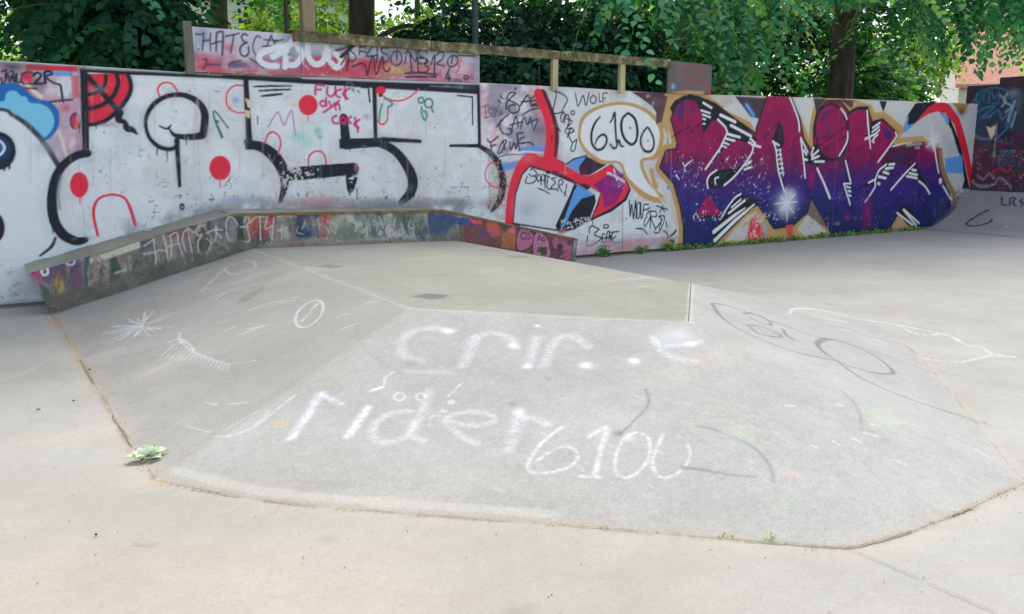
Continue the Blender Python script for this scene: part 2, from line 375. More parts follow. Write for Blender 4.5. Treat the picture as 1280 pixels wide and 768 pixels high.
# fan
W.P("432,130 640,128 652,170 648,225 620,275 585,325 540,360 490,380 432,388", RED, sm=False)
W.chips("432,130 640,128 652,170 648,225 620,275 540,360 432,388", 'e8907c', thr=.7, a=.5, soft=5)
W.S("528,138 526,180 500,215 436,236", 15, K); W.S("585,138 590,182 566,240 520,280 470,300 434,303", 18, K)
W.S("636,126 655,180 646,235 602,300 540,356 490,378 434,386", 18, K); W.S("436,140 520,235 600,325", [22, 24, 24], K, sm=False)
W.F(530, 385, 60, 14, '8d6a70', .6)
W.S("600,322 592,358 622,372 636,402 662,410 686,432", [30, 30, 22, 30, 24, 6], K)
W.S("418,112 424,300 430,535", [30, 32, 26], K, sm=False)
W.S("436,526 370,545 312,592 278,650 262,720 260,790 274,870 318,936 380,966 425,960", [36, 34, 34, 36, 38, 40, 42, 44, 40, 28], K)
W.S("306,640 290,720 296,800", 14, '6b7080', soft=.5, a=.6)
W.S("278,950 256,996 200,1040", [10, 14, 8], '39404e')
W.S("405,113 640,124 970,138 1240,148 1500,160", [14, 18, 18, 20, 22], K, sm=False)
W.P("405,92 970,126 1500,152 1500,162 970,134 405,106", '8d8a88', a=.7)
W.E(396, 685, 47, 64, RED, wear=.16)
W.P("490,940 468,840 476,780 510,745 570,735 620,750 650,800 676,885", 'dfe4ea', soft=8, sm=True)
W.S("490,940 468,840 476,780 510,745 570,735 620,750 650,800 676,885", [10, 12, 12, 10, 10, 11, 13, 15], RED)
# loop letter
W.S("846,405 872,436 930,446 995,441 1016,425 1024,335 1000,282 950,247 890,234 820,248 760,292 728,362 742,440 790,492 850,507 884,488 886,462", [6, 18, 26, 32, 34, 34, 30, 26, 22, 20, 20, 16, 16, 20, 18, 16, 20], K)
W.S("796,390 826,404 840,402 854,387", [5, 9, 9, 5], K); W.S("884,462 890,560 898,690", [22, 20, 14], K, sm=False); W.S("898,690 902,760", 12, K, sm=False, wear=.56); W.E(910, 795, 8, 14, line=K, lw=8)
W.F(1035, 430, 14, 60, '8d8e92', .4)
W.S("797,242 789,205 815,176 858,180 890,222", 7, RED)
W.S("1222,190 1170,190 1134,230 1138,292 1180,322 1222,325", 6, RED); W.F(1178, 262, 22, 20, '7d9fd6', .9)
W.S("1110,446 1072,352 1076,318 1140,400", [12, 7, 6, 7], '16705a'); W.S("1085,365 1092,372", 8, '16705a'); W.S("1070,265 1110,300 1130,345 1190,365", 4, '9cc4bc', a=.6); W.S("1070,218 1098,218", 4, '5aa58f', a=.7)
W.E(1100, 601, 54, 62, RED, wear=.15)
for x, y in ((948, 216), (520, 424), (700, 540), (880, 320)): W.E(x, y, 4, 4, K)
W.F(985, 320, 14, 40, 'd0b8ac', .8)
W.Z(280, 80, 3.49)
# letters continue
W.S("95,62 102,200 110,345", [20, 22, 26], K, sm=False)
W.P("86,330 124,330 132,374 94,376", K); W.S("120,353 172,367 225,410 258,470 264,530 245,600", [34, 42, 48, 44, 30, 16], K)
W.S("282,482 420,470 565,458", [52, 52, 46], K, sm=False, wear=.2); W.S("560,460 556,500 552,545", [52, 48, 30], K, wear=.40); W.F(578, 450, 12, 24, 'c87f92', .7)
W.chips("220,390 420,440 420,510 260,560", 'd8d2cc', thr=.58, a=.9, soft=8); W.S("200,395 225,440 240,480", 14, 'c49aac', a=.6, wear=.5)
W.P("502,328 536,328 536,372 504,371", K); W.P("503,236 541,232 542,250 506,250", K, wear=.3); W.S("522,236 528,300 534,352", [34, 38, 40], K, sm=False, wear=.22); W.S("530,350 600,346 690,342", [42, 38, 34], K, sm=False)
W.S("680,345 745,380 798,445 824,510 812,565 775,602", [34, 34, 40, 44, 40, 26], K); W.S("690,330 780,334 856,338", [18, 16, 13], K, sm=False)
W.S("656,90 662,330", [18, 15], K, sm=False)
W.S("0,56 310,74 650,92 1116,112", [15, 17, 24, 36], K, sm=False)
W.S("900,96 990,102 960,95 1040,104", 4, '8f8f98', a=.5)
W.S("1112,105 1114,240 1118,358", [20, 16, 20], K, sm=False); W.S("988,357 1116,358", [10, 15], K, sm=False)
W.S("1116,358 1170,398 1205,455 1216,520 1205,590 1168,642", [20, 24, 30, 34, 28, 14], K)
W.chips("1150,380 1240,380 1240,640 1150,650", '9a948c', thr=.58, a=.8, soft=6)
W.S("1018,138 1084,145 1085,266", 5, K, sm=False); W.S("600,103 630,104 636,166", 6, K, sm=False)
W.S("130,99 210,97 294,97", [5, 8, 5], K); W.S("152,118 220,114 290,112", [5, 7, 5], K); W.S("165,141 210,136 252,132", [6, 9, 7], K)
W.E(367, 180, 42, 45, RED, wear=.12)
W.S("178,346 192,308 216,298 240,318 247,352 236,388", 6, RED); W.S("368,440 372,402 402,381 434,391 446,436", 6, RED)
W.E(684, 116, 22, 18, RED); W.S("680,126 712,152 760,162 806,148 850,112", 5, 'e0485a'); W.S("672,250 690,265 712,244 714,196", 6, RED); W.E(683, 137, 9, 9, '7a2030')
G = '1d8a66'
for q in ("848,152 866,148 870,166 852,170 848,152", "862,188 864,222 876,246 886,222 872,206", "905,188 912,210", "690,176 680,215 676,245", "700,150 720,160 735,175 715,190", "560,110 566,118", "584,118 590,124"): W.S(q, 8, G, a=.85)
W.E(893, 172, 18, 19, line=G, lw=6)
W.F(330, 320, 60, 36, '9fd6c4', .75); W.F(408, 292, 22, 24, '4fb896', .7); W.F(418, 318, 14, 12, '3aa884', .7); W.F(370, 345, 30, 20, 'a8dac8', .6)
W.F(622, 230, 24, 18, 'a4a8b0', .8); W.F(700, 225, 18, 26, '8fcfb8', .4)
W.S("192,276 214,238 236,210 252,250 264,268 282,222 296,205 304,260 312,312", 4, 'b8689a', a=.8)
W.P("92,150 112,158 126,185 118,196 104,190", 'd8c8ae'); W.P("90,200 116,205 112,238 92,230", 'd3bfa2'); W.F(165, 195, 9, 20, 'd9cdb8', .8); W.F(302, 178, 18, 14, 'd8c2b4', .8)
# magenta tag
W.Z(220, 10, 3.2)
for q in ("557,348 561,310 592,312", "559,328 580,327", "606,318 604,342 618,354 634,344 638,316", "662,326 644,332 640,350 656,358", "676,318 678,366", "694,322 668,344 688,364",
          "600,362 602,392", "600,378 584,372 576,384 588,394 602,386", "612,376 622,396", "652,372 620,398 590,418", "634,382 640,408", "636,392 650,384 656,408",
          "642,432 626,440 630,460 650,462", "666,436 656,450 668,462 680,448 668,436", "700,436 688,448 700,462", "716,440 728,496", "734,448 712,466 732,480"):
    W.S(q, 8, MAG, a=.92)
# dirt, flaked spots, damp along the foot of the white panels
W.Z(0, 0, 1)
DIRT = "60,300 180,262 290,240 420,228 600,232 640,262 640,300 400,280 200,300 60,340"
W.chips("150,180 620,190 640,300 100,320", '5a6068', thr=.735, a=.8, soft=30); W.chips("230,215 640,225 640,300 150,300", '4e545c', thr=.69, a=.85, soft=14, roll=77)
W.chips("340,225 480,225 500,262 330,262", 'c8b070', thr=.70, a=.7, soft=10, roll=33); W.chips("430,90 640,100 640,280 420,270", '6a7078', thr=.752, a=.9, soft=20, roll=131)
W.chips("110,170 240,190 240,300 110,300", '7a8a9c', thr=.71, a=.7, soft=16, roll=201)
W.smear("80,292 290,250 600,250 640,280 640,300 280,275 80,325", ['8d8d90', '9d9690', '7a7e84'], a=.6, thr=.46, soft=10)
W.F(400, 252, 40, 8, 'd89a94', .5); W.F(300, 250, 30, 6, '8c98b8', .5); W.F(612, 255, 18, 10, '7a5a60', .6); W.F(560, 254, 30, 7, '77747a', .5)
W.smear("-300,330 60,330 80,400 -300,400", ['a9b3bf', '8f979f'], a=.55, thr=.45, soft=18); W.chips("-300,330 60,330 60,390 -300,390", '6e767e', thr=.66, a=.6, soft=12)
# ---- middle: pink smudges, red ribbon, tags, bubble
W.Z(580, 90, 3.2)
W.P("64,45 300,55 345,200 340,330 200,320 150,330 70,290", 'cfc9cc', soft=4)
W.smear("64,45 300,55 345,200 340,330 150,330 70,290", ['d68c96', 'e2e2e4', 'b9a6ac', 'd9a4a8', 'e4e4e6', '8a8898'], a=.8, thr=.47, soft=6)
W.F(300, 220, 40, 36, '5a5468', .75); W.F(270, 210, 60, 20, 'c8c4ca', .5)
W.P("235,300 325,290 325,330 225,335", BLUE, soft=3); W.P("215,312 230,298 240,330", BLUE); W.P("150,368 260,345 255,380 160,395", BLUE, soft=3); W.S("200,335 240,320 320,325", 6, 'e6e8ea')
NAV = '2a2e48'
W.Z(540, 90, 4.517)
for q in ("418,210 424,170 452,140 470,120 440,118 424,150 450,168 490,190 486,224 450,232 430,205 450,186 470,190", "500,190 540,132 560,190", "505,170 590,160", "560,150 590,132 600,170 560,190 600,190"): W.S(q, 7, '2b2c3a')
for q in ("470,100 474,90", "372,160 388,176", "384,136 402,152", "508,246 560,214 604,206"): W.S(q, 6, '2b2c3a')
for q in ("282,200 318,186", "300,190 304,240", "326,200 318,224 336,240 348,216 326,200", "350,196 362,220", "378,190 362,222 356,252", "296,258 320,256", "330,252 348,250", "366,222 396,236", "384,216 398,238 372,246"): W.S(q, 4.5, '4a4c70', a=.85)
for q in ("366,310 384,280 400,270", "432,240 396,270 382,310 400,346 440,354 452,330 426,318", "446,340 474,250 486,310", "440,300 512,282", "500,320 520,256 540,300 556,258 566,308", "540,292 596,270 572,330", "512,344 480,350 484,372"): W.S(q, 8, '34385c', a=.9)
for q in ("312,380 330,398 372,366", "330,398 336,440 316,438", "330,420 358,412", "398,392 376,440 372,462 392,450 420,392 402,392 412,440", "436,396 446,440 464,400 474,436 488,386", "480,360 494,442", "520,366 484,396 518,406", "500,404 548,398 570,412"): W.S(q, 6.5, '2c3048')
W.S("368,484 420,470 494,468", 3, '444a5c')
W.S("372,516 330,516 302,560 306,612 340,645 376,652", 5, RED)
W.Z(580, 90, 3.2)
# red ribbon
W.S("312,92 350,190 362,262 352,350", 40, '25222e', soft=.1); W.S("352,362 420,400 490,450", 40, '25222e')
W.S("206,620 216,510 236,420 272,372 330,388 420,430", 36, '25222e')
W.P("395,378 440,348 490,335 486,350 462,380 466,415 430,405", BLUE, line=K, lw=4); W.P("490,338 570,372 500,415 466,412 462,380", '3a2434')
W.S("296,88 334,182 346,262 336,345", [36, 34, 38, 42], RED); W.S("336,350 400,392 470,432", [46, 34, 30], RED)
W.S("180,605 192,500 218,408 256,352 300,360 345,376", [34, 40, 44, 44, 40, 44], RED)
W.P("440,415 500,418 590,368 650,430 668,470 650,515 590,560 503,598 530,532 545,485 480,445", K)
W.P("440,412 500,416 590,372 645,430 660,468 640,508 585,548 512,585 538,530 548,482 470,440", RED)
W.P("518,452 598,398 640,408 640,462 606,526 560,544 556,490", '8c2478'); W.chips("518,452 598,398 640,408 640,462 606,526 560,544 556,490", 'd8c4dc', thr=.68, a=.7, soft=3); W.F(585, 505, 26, 20, 'c02868', .7)
W.S("575,405 600,415 640,440", 9, 'e8dce6', a=.8, wear=.4); W.S("600,392 612,432", 7, 'e8dce6', a=.8, wear=.4)
# white field with tag, black and blue facet
W.P("196,606 206,492 232,412 262,378 332,398 444,446 372,634", 'd6dade', line='30303a', lw=5); W.F(255, 540, 60, 60, 'b4bcc2', .5)
W.P("372,632 366,615 444,448 524,492 528,520 500,598 440,632 385,645", K)
W.P("456,450 522,492 470,508 432,556 402,618 388,624 404,580 440,478", BLUE, sm=False)
W.chips("385,590 500,580 500,640 385,650", 'd8d4d8', thr=.55, a=.9, soft=4); W.F(390, 640, 22, 14, 'b85a78', .8)
W.Z(600, 200, 5.908)
for q in ("372,78 384,66 412,88 414,112 378,120 362,104", "380,120 412,126 406,160 370,174 336,168 350,120", "428,112 420,140 432,160 448,140 440,110 428,112", "452,186 456,120 476,112 478,180", "448,150 478,150", "484,120 480,206", "474,110 516,128", "500,130 496,208 532,216", "562,134 528,138 556,168 524,206 568,220", "574,234 586,150 612,160 606,184 584,190 606,240", "622,240 628,262 640,180", "428,212 470,226 512,250"): W.S(q, 6, '17181f')
W.E(502, 92, 18, 12, '15161c'); W.E(642, 266, 4, 4, K); W.F(572, 190, 12, 26, 'd8bca4', .7)
W.F(350, 370, 60, 50, 'aab2ba', .5); W.chips("260,320 480,320 480,520 260,480", '7f8890', thr=.70, a=.7, soft=14)
# speech bubble
W.Z(660, 80, 4.8)
W.P("620,168 842,172 836,262 800,345 745,255 685,212", '5b3a46', soft=4); W.chips("700,180 830,190 820,300 740,250", 'd0c4cc', thr=.62, a=.8, soft=6)
W.P("838,170 930,170 930,340 870,420 820,350 800,340", GOLD); W.S("826,160 834,250", 12, 'b4cfe8', soft=.4); W.P("838,172 870,100 890,130 868,180", 'd8c8b4', soft=4)
W.S("800,330 850,420 850,500 880,560", 40, GOLD)
W.P("300,410 320,320 400,260 530,228 640,240 740,290 805,370 812,470 770,570 690,590 730,700 830,830 700,810 590,700 545,600 440,600 350,540 305,470", GOLD, sm=True)
W.P("316,410 338,332 412,278 530,248 630,258 722,306 780,380 788,462 752,548 672,580 702,690 790,800 700,770 600,680 556,590 450,578 366,524 322,465", 'e4e7ec', sm=True)
W.S("432,318 400,358 380,420 384,478 412,514 444,510 468,478 470,440 448,424 418,446 402,482", [8, 13, 15, 15, 14, 14, 14, 13, 12, 10, 6], K)
W.S("492,352 506,330 520,294 524,380 530,470", [7, 10, 13, 13, 12], K); W.S("494,484 512,506 530,500 544,458 556,490 572,496", [12, 12, 12, 12, 13, 9], K)
W.S("600,296 566,330 560,390 580,450 620,484 648,460 656,400 640,330 600,294", [12, 15, 17, 16, 14, 15, 17, 16, 12], K); W.E(613, 385, 6, 6, K)
W.S("712,382 682,428 676,480 700,522 736,524 754,490 750,440 726,392 712,380", [9, 12, 12, 14, 14, 12, 12, 12, 8], K); W.E(719, 462, 5, 5, K)
for q in ("284,176 300,254 330,190 346,250 366,172", "392,188 374,206 378,232 400,236 408,206 392,188", "426,178 428,226 442,224", "452,232 448,182 476,176", "450,206 466,204"): W.S(q, 5, '22232c')
W.E(464, 218, 4, 4, K)
for q in ("152,160 170,182 158,240 152,296 204,290", "152,160 204,180 236,214 214,262 204,290", "214,290 226,322 206,350 196,318 214,290", "222,356 214,322 240,306 246,350", "250,326 236,380", "232,330 268,346", "258,356 222,400 236,420", "262,384 238,392", "236,440 256,390 276,404 244,424 262,470", "292,454 268,476 256,516 278,520 292,458", "180,380 194,408"): W.S(q, 5.5, '1d1e28')
W.E(268, 294, 11, 12, line='1d1e28', lw=5)
W.S("762,650 800,668 836,690", 44, '6ba7dc', sm=False, wear=.2); W.chips("740,630 850,640 850,720 740,720", 'e6e6ea', thr=.6, a=.8, soft=4)
W.P("690,600 800,600 900,720 930,850 880,940 800,830 735,720", 'd3d2cc', a=.6, soft=8); 
W.S("820,520 860,560 890,640 906,740 912,860 916,1010", [20, 22, 22, 20, 20, 22], GOLD); W.S("740,640 760,720 800,790", 26, GOLD); W.P("770,760 800,700 812,790", 'dcd8d0')
W.S("842,742 862,746", 22, BLUE, sm=False)
W.Z(680, 240, 6.4)
for q in ("350,352 344,410 346,434 400,418 466,372", "364,330 366,290 388,272 420,290 440,300 404,340 466,370", "470,404 466,344 484,340", "474,410 496,404 492,370 470,372", "500,406 504,330 524,322 520,408", "500,366 524,366", "532,350 536,404", "526,326 598,318", "548,330 540,378 576,356", "546,380 560,404 606,402", "440,444 470,430 528,434 530,448"): W.S(q, 8, '17181f')
W.E(497, 277, 20, 14, line='17181f', lw=8); W.E(624, 422, 5, 6, K); W.E(660, 216, 6, 6, K)
for q in ("682,70 690,196 700,100 712,180 718,210 734,70 738,208", "746,96 744,206 764,196 768,90 748,96", "776,90 776,212", "800,100 836,100", "800,102 786,210", "792,150 816,140", "846,128 826,140 840,160 820,180 822,206", "850,200 812,274 800,250 812,210", "852,150 850,290", "852,160 890,156 900,196 856,206 894,300", "890,300 940,230 920,196 966,204 930,310 900,330 880,320", "944,220 920,300", "978,240 980,280", "954,310 984,330 990,360", "900,112 990,142", "950,110 926,164", "946,134 966,160", "736,294 790,298 828,340"): W.S(q, 7, '1c1d28')
W.S("1080,262 1040,330 980,375", [14, 16, 4], K); W.F(990, 420, 50, 50, 'dc5a54', .85); W.F(720, 440, 160, 40, 'd79aa2', .6); W.F(600, 462, 40, 36, 'd8808a', .7); W.F(860, 410, 80, 40, 'c9a0aa', .5)
W.chips("220,330 1100,330 1100,480 220,540", '77747c', thr=.68, a=.7, soft=20); W.smear("220,400 1100,360 1100,480 220,545", ['c9a6ae', 'a09ca2', 'c98a90'], a=.6, thr=.46, soft=30)
W.S("628,110 628,500", 3, '5a5458', a=.7, sm=False)
# ---- right: the large magenta-to-navy lettering
W.Z(820, 100, 3.0476)
W.P("40,40 1230,85 1230,640 100,640 60,520", 'cbcac4', soft=3); W.smear("40,40 1230,85 1230,640 100,640", ['b5b4ae', 'd6d6d2', 'bdbab2'], a=.8, thr=.46, soft=4)
W.P("40,45 120,50 60,140 20,180", GOLD); W.P("0,60 45,60 22,160 0,170", '5b3a46', soft=4)
OUT = "108,640 108,560 95,480 70,392 18,332 40,272 78,268 84,240 60,150 82,92 128,62 168,72 250,128 330,174 386,214 384,190 422,76 432,62 510,64 546,150 562,230 590,272 604,268 604,180 616,122 652,84 700,84 737,130 762,116 806,116 822,166 862,154 916,205 908,240 1042,234 1078,265 1088,372 1138,452 1126,512 1082,548 1000,558 962,492 930,492 884,572 820,584 670,584 592,442 574,502 520,552 450,562 388,470 330,502 222,624 200,640"
W.S(OUT, 50, GOLD, sm=False, closed=True); W.P("590,470 680,590 380,640 230,650 390,500 450,590 540,560", GOLD); W.P("880,590 930,500 1000,570", 'c49a76')
W.P("385,215 360,160 250,110 330,70 380,110 400,160", 'cfcec8'); W.P("300,62 420,70 400,150 360,140", '4d3a46', soft=3); W.S("345,95 372,135", 12, BLUE, sm=False)
W.P("520,68 600,72 580,225 560,180", 'd2d1cb'); W.S("515,75 575,215", 16, GOLD, sm=False)
W.P("600,70 650,72 610,120", '4d3c40', soft=3); W.P("700,74 760,78 745,110", '4d3c40', soft=3)
W.P("770,80 990,84 930,190 900,170 870,130 820,120", 'd0d0ca'); W.S("760,92 815,110 825,140 870,138 935,192", 26, GOLD, sm=False); W.P("850,80 880,82 866,124", '1e2a2c')
def grad(U, V, cv, w):
    n = (cv.big[w[2]:w[3], w[0]:w[1]] - .5) * .22 + (cv.mid[w[2]:w[3], w[0]:w[1]] - .5) * .06
    t = (V + n * 1.6 - 0.0 + 0 * U); x = [0.0, 0.35, 0.75, 1.12, 1.38, 1.6, 2.5]
    cs = np.array([lin(c) for c in ('1b2759', '242867', '362878', '48246f', '761c54', '961454', '9c124a')])
    k = 1 + (cv.mid[w[2]:w[3], w[0]:w[1]] - .5)[..., None] * .5 + (cv.fine[w[2]:w[3], w[0]:w[1]] - .5)[..., None] * .3
    return (np.stack([np.interp(t, x, cs[:, i]) for i in range(3)], -1) * k).astype(np.float32)
W.S(OUT, 14, K, sm=False, closed=True); W.P(OUT, grad)
W.Z(840, 110, 3.84)
BK = '1b2128'
W.P("-10,95 12,62 60,36 130,40 210,72 330,165 405,240 428,292 380,274 330,256 296,250 250,290 200,350 160,392 232,288 266,214 224,150 190,160 150,222 140,120 110,62 60,58 14,92 6,140", BK)
W.P("24,150 20,110 40,62 72,58 50,160", '4a2a66', a=.8); W.P("85,130 92,64 112,64 100,130", '3c2a60', a=.6)
W.P("170,478 166,440 196,408 250,392 336,376 300,440 250,472 205,482", BK); W.P("205,440 240,410 280,400 250,440", '1a4048', a=.6)
W.P("116,614 150,548 170,512 242,612", 'a01858'); W.P("188,700 240,606 330,506 420,545 216,745", BK); W.S("240,612 120,618", 6, K)
W.P("480,252 512,162 532,185 540,262 520,300 532,400 548,520 520,450 500,370 490,290", BK); W.P("506,200 524,185 528,250 512,252", '4c2a52', a=.7)
W.P("392,262 440,245 480,258 500,370 470,300 430,300", grad); W.S("440,250 470,205 510,165", 5, K)
W.P("618,236 642,300 664,330 690,268 770,300 770,345 700,372 640,362 634,430", BK); W.F(672, 430, 16, 50, 'a8185c', .9); W.P("690,500 640,460 640,620 760,680 768,560 740,520", '222c5e', a=.6)
W.S("0,235 86,184 92,214 140,162", 4, '3a1030', sm=False, a=.8); W.S("545,310 580,292 584,252 615,236", 4, '3a1030', sm=False, a=.8); W.S("92,212 140,165", 3, '3a1030', sm=False)
LW = 'e8ecf0'
for q, w in (("150,72 190,96", 9), ("140,108 182,122", 7), ("146,128 184,142", 7), ("148,148 160,152", 6), ("150,172 158,174", 6), ("232,130 304,164", 12), ("282,180 380,232", 11), ("268,222 326,238", 10), ("258,244 300,254", 9), ("248,262 272,272", 7), ("236,276 260,286", 6), ("222,304 228,308", 6), ("376,244 400,266", 9), ("384,272 424,284", 9)): W.S(q, w, LW, sm=False)
W.S("220,152 256,188 266,214 232,288 196,340 160,390", 8, LW, sm=False); W.S("368,262 388,276 384,310 350,365 300,425 250,468", 8, LW)
W.S("212,396 180,420 168,448 172,482", 7, LW); W.S("348,392 384,380", 8, LW, sm=False); W.S("352,372 380,356", 6, LW, sm=False); W.S("366,358 384,350", 6, LW, sm=False); W.S("222,430 206,436 208,462", 6, LW)
W.S("240,618 262,580 300,530 330,510", 7, LW); W.S("272,602 350,540", 9, LW, sm=False); W.S("286,574 330,536", 7, LW, sm=False); W.S("200,692 300,612 350,578", [18, 14, 5], LW, sm=False); W.S("206,732 300,640 394,560", [18, 16, 7], LW, sm=False)
W.S("486,256 500,300 508,380 522,440 540,500", 8, LW); W.S("484,258 514,276", 7, LW, sm=False)
for k in range(6): W.S([(506 + k * 3, 300 + k * 22), (522 + k * 3, 296 + k * 22), (518 + k * 3, 312 + k * 22)], 5, LW, sm=False)
W.S("566,46 592,110 608,160 612,208", 8, LW); W.S("618,240 630,330 640,432", 8, LW); W.S("620,242 652,310", 7, LW, sm=False)
for q in ("670,318 680,288", "672,330 704,300", "672,342 706,328", "686,354 730,354", "634,300 646,322", "632,344 650,346"): W.S(q, 9, LW, sm=False)
W.S("698,386 730,460 756,528", 8, LW, sm=False)
W.chips("40,330 440,330 560,640 440,660 380,540 150,640 60,480", 'e2e0e6', thr=.70, a=.95, soft=12); W.chips("100,590 260,590 260,640 100,640", 'e2e0e6', thr=.62, a=.95, soft=8); W.chips("0,300 120,340 60,440 0,420", 'd8d0e2', thr=.62, a=.8, soft=8)
W.chips("20,180 620,180 640,720 40,740", 'd8d4de', thr=.765, a=.9, soft=12, roll=55)
for q in ("60,400 66,374 98,346", "52,360 62,380", "20,420 34,440"): W.S(q, 5, 'dcd8e6', wear=.35)
W.F(548, 560, 44, 62, 'eef2f6', 1.0); W.F(565, 515, 34, 34, 'e6ebf2', .7); W.F(552, 545, 70, 70, 'b4b8dc', .4)
for q in ("496,556 600,548", "548,480 552,640", "520,520 586,600", "590,510 520,590"): W.S(q, [2, 9, 2], LW, sm=True)
# scraps of older paint under the letters
W.P("360,740 372,650 400,610 440,700 445,735", 'e0364a', wear=.3); W.S("430,640 455,710", 10, '8aa4d8', sm=False); W.P("545,660 580,655 586,725 556,725", 'd8584e', wear=.25)
W.chips("350,600 470,600 470,740 350,740", 'd8ccc8', thr=.6, a=.9, soft=5); W.P("600,680 650,610 690,640 740,690 640,712", 'c9c8c2', soft=4); W.chips("590,620 760,620 760,720 590,720", '8f8c86', thr=.62, a=.7, soft=10)
W.P("260,735 300,690 370,650 350,735", 'c6c4be', soft=3)
W.Z(1020, 110, 3.84)
W.E(75, 205, 76, 130, grad, rot=.05); W.S("70,76 20,110 -4,200 20,300 60,342 110,335 146,280 152,190 130,110 72,74", 10, K)
W.P("20,160 40,120 72,98 84,110 52,130 34,165", '46266a', a=.85); W.F(60, 215, 26, 60, '6a2858', .6); W.F(42, 265, 16, 14, 'c81c58', .8)
for q in ("0,290 150,180", "20,310 155,225", "0,250 60,226"): W.S(q, 4, '4a1238', sm=False, a=.8)
W.P("130,345 152,335 168,450 182,520 150,470", '1d2450', a=.9)
W.P("160,300 250,330 300,360 250,450 230,540 180,500 165,420", grad)
W.S("150,140 160,120 200,98 248,96", 12, K); W.S("154,150 160,300", 6, K, sm=False); W.S("160,305 190,285 196,305 236,275", 4, '4a1238', sm=False, a=.7)
W.P("262,170 310,160 262,260 250,240", BK); W.P("310,175 376,205 380,240 300,330 290,300 320,240", grad); W.P("322,190 372,212 355,248 330,240", '3f2468', a=.9)
W.S("245,110 250,180 262,290", [8, 10, 6], LW, sm=False)
for q in ("272,192 306,168", "270,212 302,186", "278,228 304,202", "276,246 296,224", "236,246 280,224", "270,252 278,262"): W.S(q, 8, LW, sm=False)
W.S("382,214 388,232 340,300 298,356", 8, LW, sm=False); W.S("366,282 420,266 480,254 546,246", [4, 8, 10, 8], LW); W.S("436,276 506,268", 10, LW, sm=False); W.S("478,288 496,287", 9, LW, sm=False)
W.P("350,290 420,275 530,255 480,330 430,372 380,350 330,400 300,420 320,350", BK, a=.6); W.F(380, 350, 40, 30, '1d3440', .8); W.F(420, 320, 60, 24, '4c2660', .7)
W.P("440,370 474,356 500,400 545,500 500,450 440,430", BK, a=.9)
W.S("338,368 302,398 284,446 282,478 236,548", 8, LW); W.S("252,456 282,440", 7, LW, sm=False); W.S("182,492 252,462", 6, '141a30', sm=False)
for q in ("352,368 376,366", "334,388 370,384", "324,404 348,412", "300,426 336,434", "298,458 306,462"): W.S(q, 10, LW, sm=False)
W.S("474,364 420,420 360,490", 8, LW, sm=False)
for q in ("462,394 480,396", "448,410 486,418", "436,424 484,434"): W.S(q, 9, LW, sm=False)
W.S("494,448 524,474 545,508", 8, LW); W.S("566,270 576,340 588,408", 8, LW, sm=False); W.E(597, 447, 9, 15, 'd6dcec'); W.S("608,470 644,532", 8, LW, sm=False)
W.S("120,100 140,128 148,150", 7, LW); W.S("152,212 148,260 112,326", 8, LW); W.S("142,350 166,450", 8, LW, sm=False); W.S("6,388 40,460 68,530", 9, LW, sm=False); W.S("134,460 164,560", 7, LW, sm=False); W.S("134,460 168,460", 6, LW, sm=False)
for q in ("148,474 164,480", "154,494 168,498", "158,514 168,520"): W.S(q, 6, LW, sm=False)
W.F(245, 600, 26, 90, '8a1a66', .9); W.F(150, 620, 14, 22, 'a02070', .7); W.F(100, 655, 14, 10, 'd8c070', .7, wear=.5); W.chips("80,480 260,480 260,660 80,660", 'b890b8', thr=.71, a=.8, soft=10)
W.P("388,596 410,570 440,560 500,650 470,665 440,660", BK)
for q in ("390,600 466,660", "420,586 480,660", "422,584 494,650"): W.S(q, 8, LW, sm=False)
# tip: red hook with black and blue
W.P("585,70 640,75 700,110 770,110 790,420 770,500 700,500 650,560 640,460 600,380 590,260 560,230 400,240 420,215 480,160 540,120", 'c6c7c6', soft=3)
W.smear("440,210 680,230 720,480 640,540 590,290", ['d6d8da', 'b4b6b6'], a=.6, thr=.46, soft=5)
W.S("380,262 430,252 545,244", 20, GOLD, sm=False); W.S("596,300 606,380 630,450 660,510 660,560", [24, 26, 26, 24, 20], '9a7a50')
W.P("416,216 440,130 478,74 600,62 560,110 480,165 430,212", BK); W.P("416,216 424,180 445,130 440,180 470,170 430,212", BLUE)
W.P("590,112 640,140 690,260 738,486 700,486 712,440 690,330 650,200", BK); W.P("600,120 630,128 640,170 622,165", '6aa4dc', soft=3)
W.P("482,160 540,92 590,62 640,80 690,150 722,262 768,480 742,490 704,320 664,178 620,122 580,114 540,126", 'e0283c')
W.P("650,70 740,72 700,130", 'b08a4c', soft=6); W.F(700, 115, 30, 30, '5a2030', .7)
W.P("618,340 700,325 708,412 622,408", '5e9fe0', soft=3); W.S("640,330 690,320", 6, 'c6c7c6', a=.6)
W.F(560, 256, 34, 40, 'eef2f4', .95); W.S("556,170 560,250 562,300", [2, 9, 3], LW); W.S("520,236 600,262", [2, 9, 3], LW); W.S("590,225 530,285", [2, 7, 2], LW); W.S("546,130 548,220", 4, 'd6dadc', a=.5, sm=False)
W.P("580,650 640,615 660,622 600,655", 'd8402c', soft=4); W.P("560,655 640,600 660,540 720,480 730,520 660,640", '77757c', a=.6, soft=12)
W.chips("560,560 730,460 730,640 580,660", '54525a', thr=.52, a=.7, soft=10)
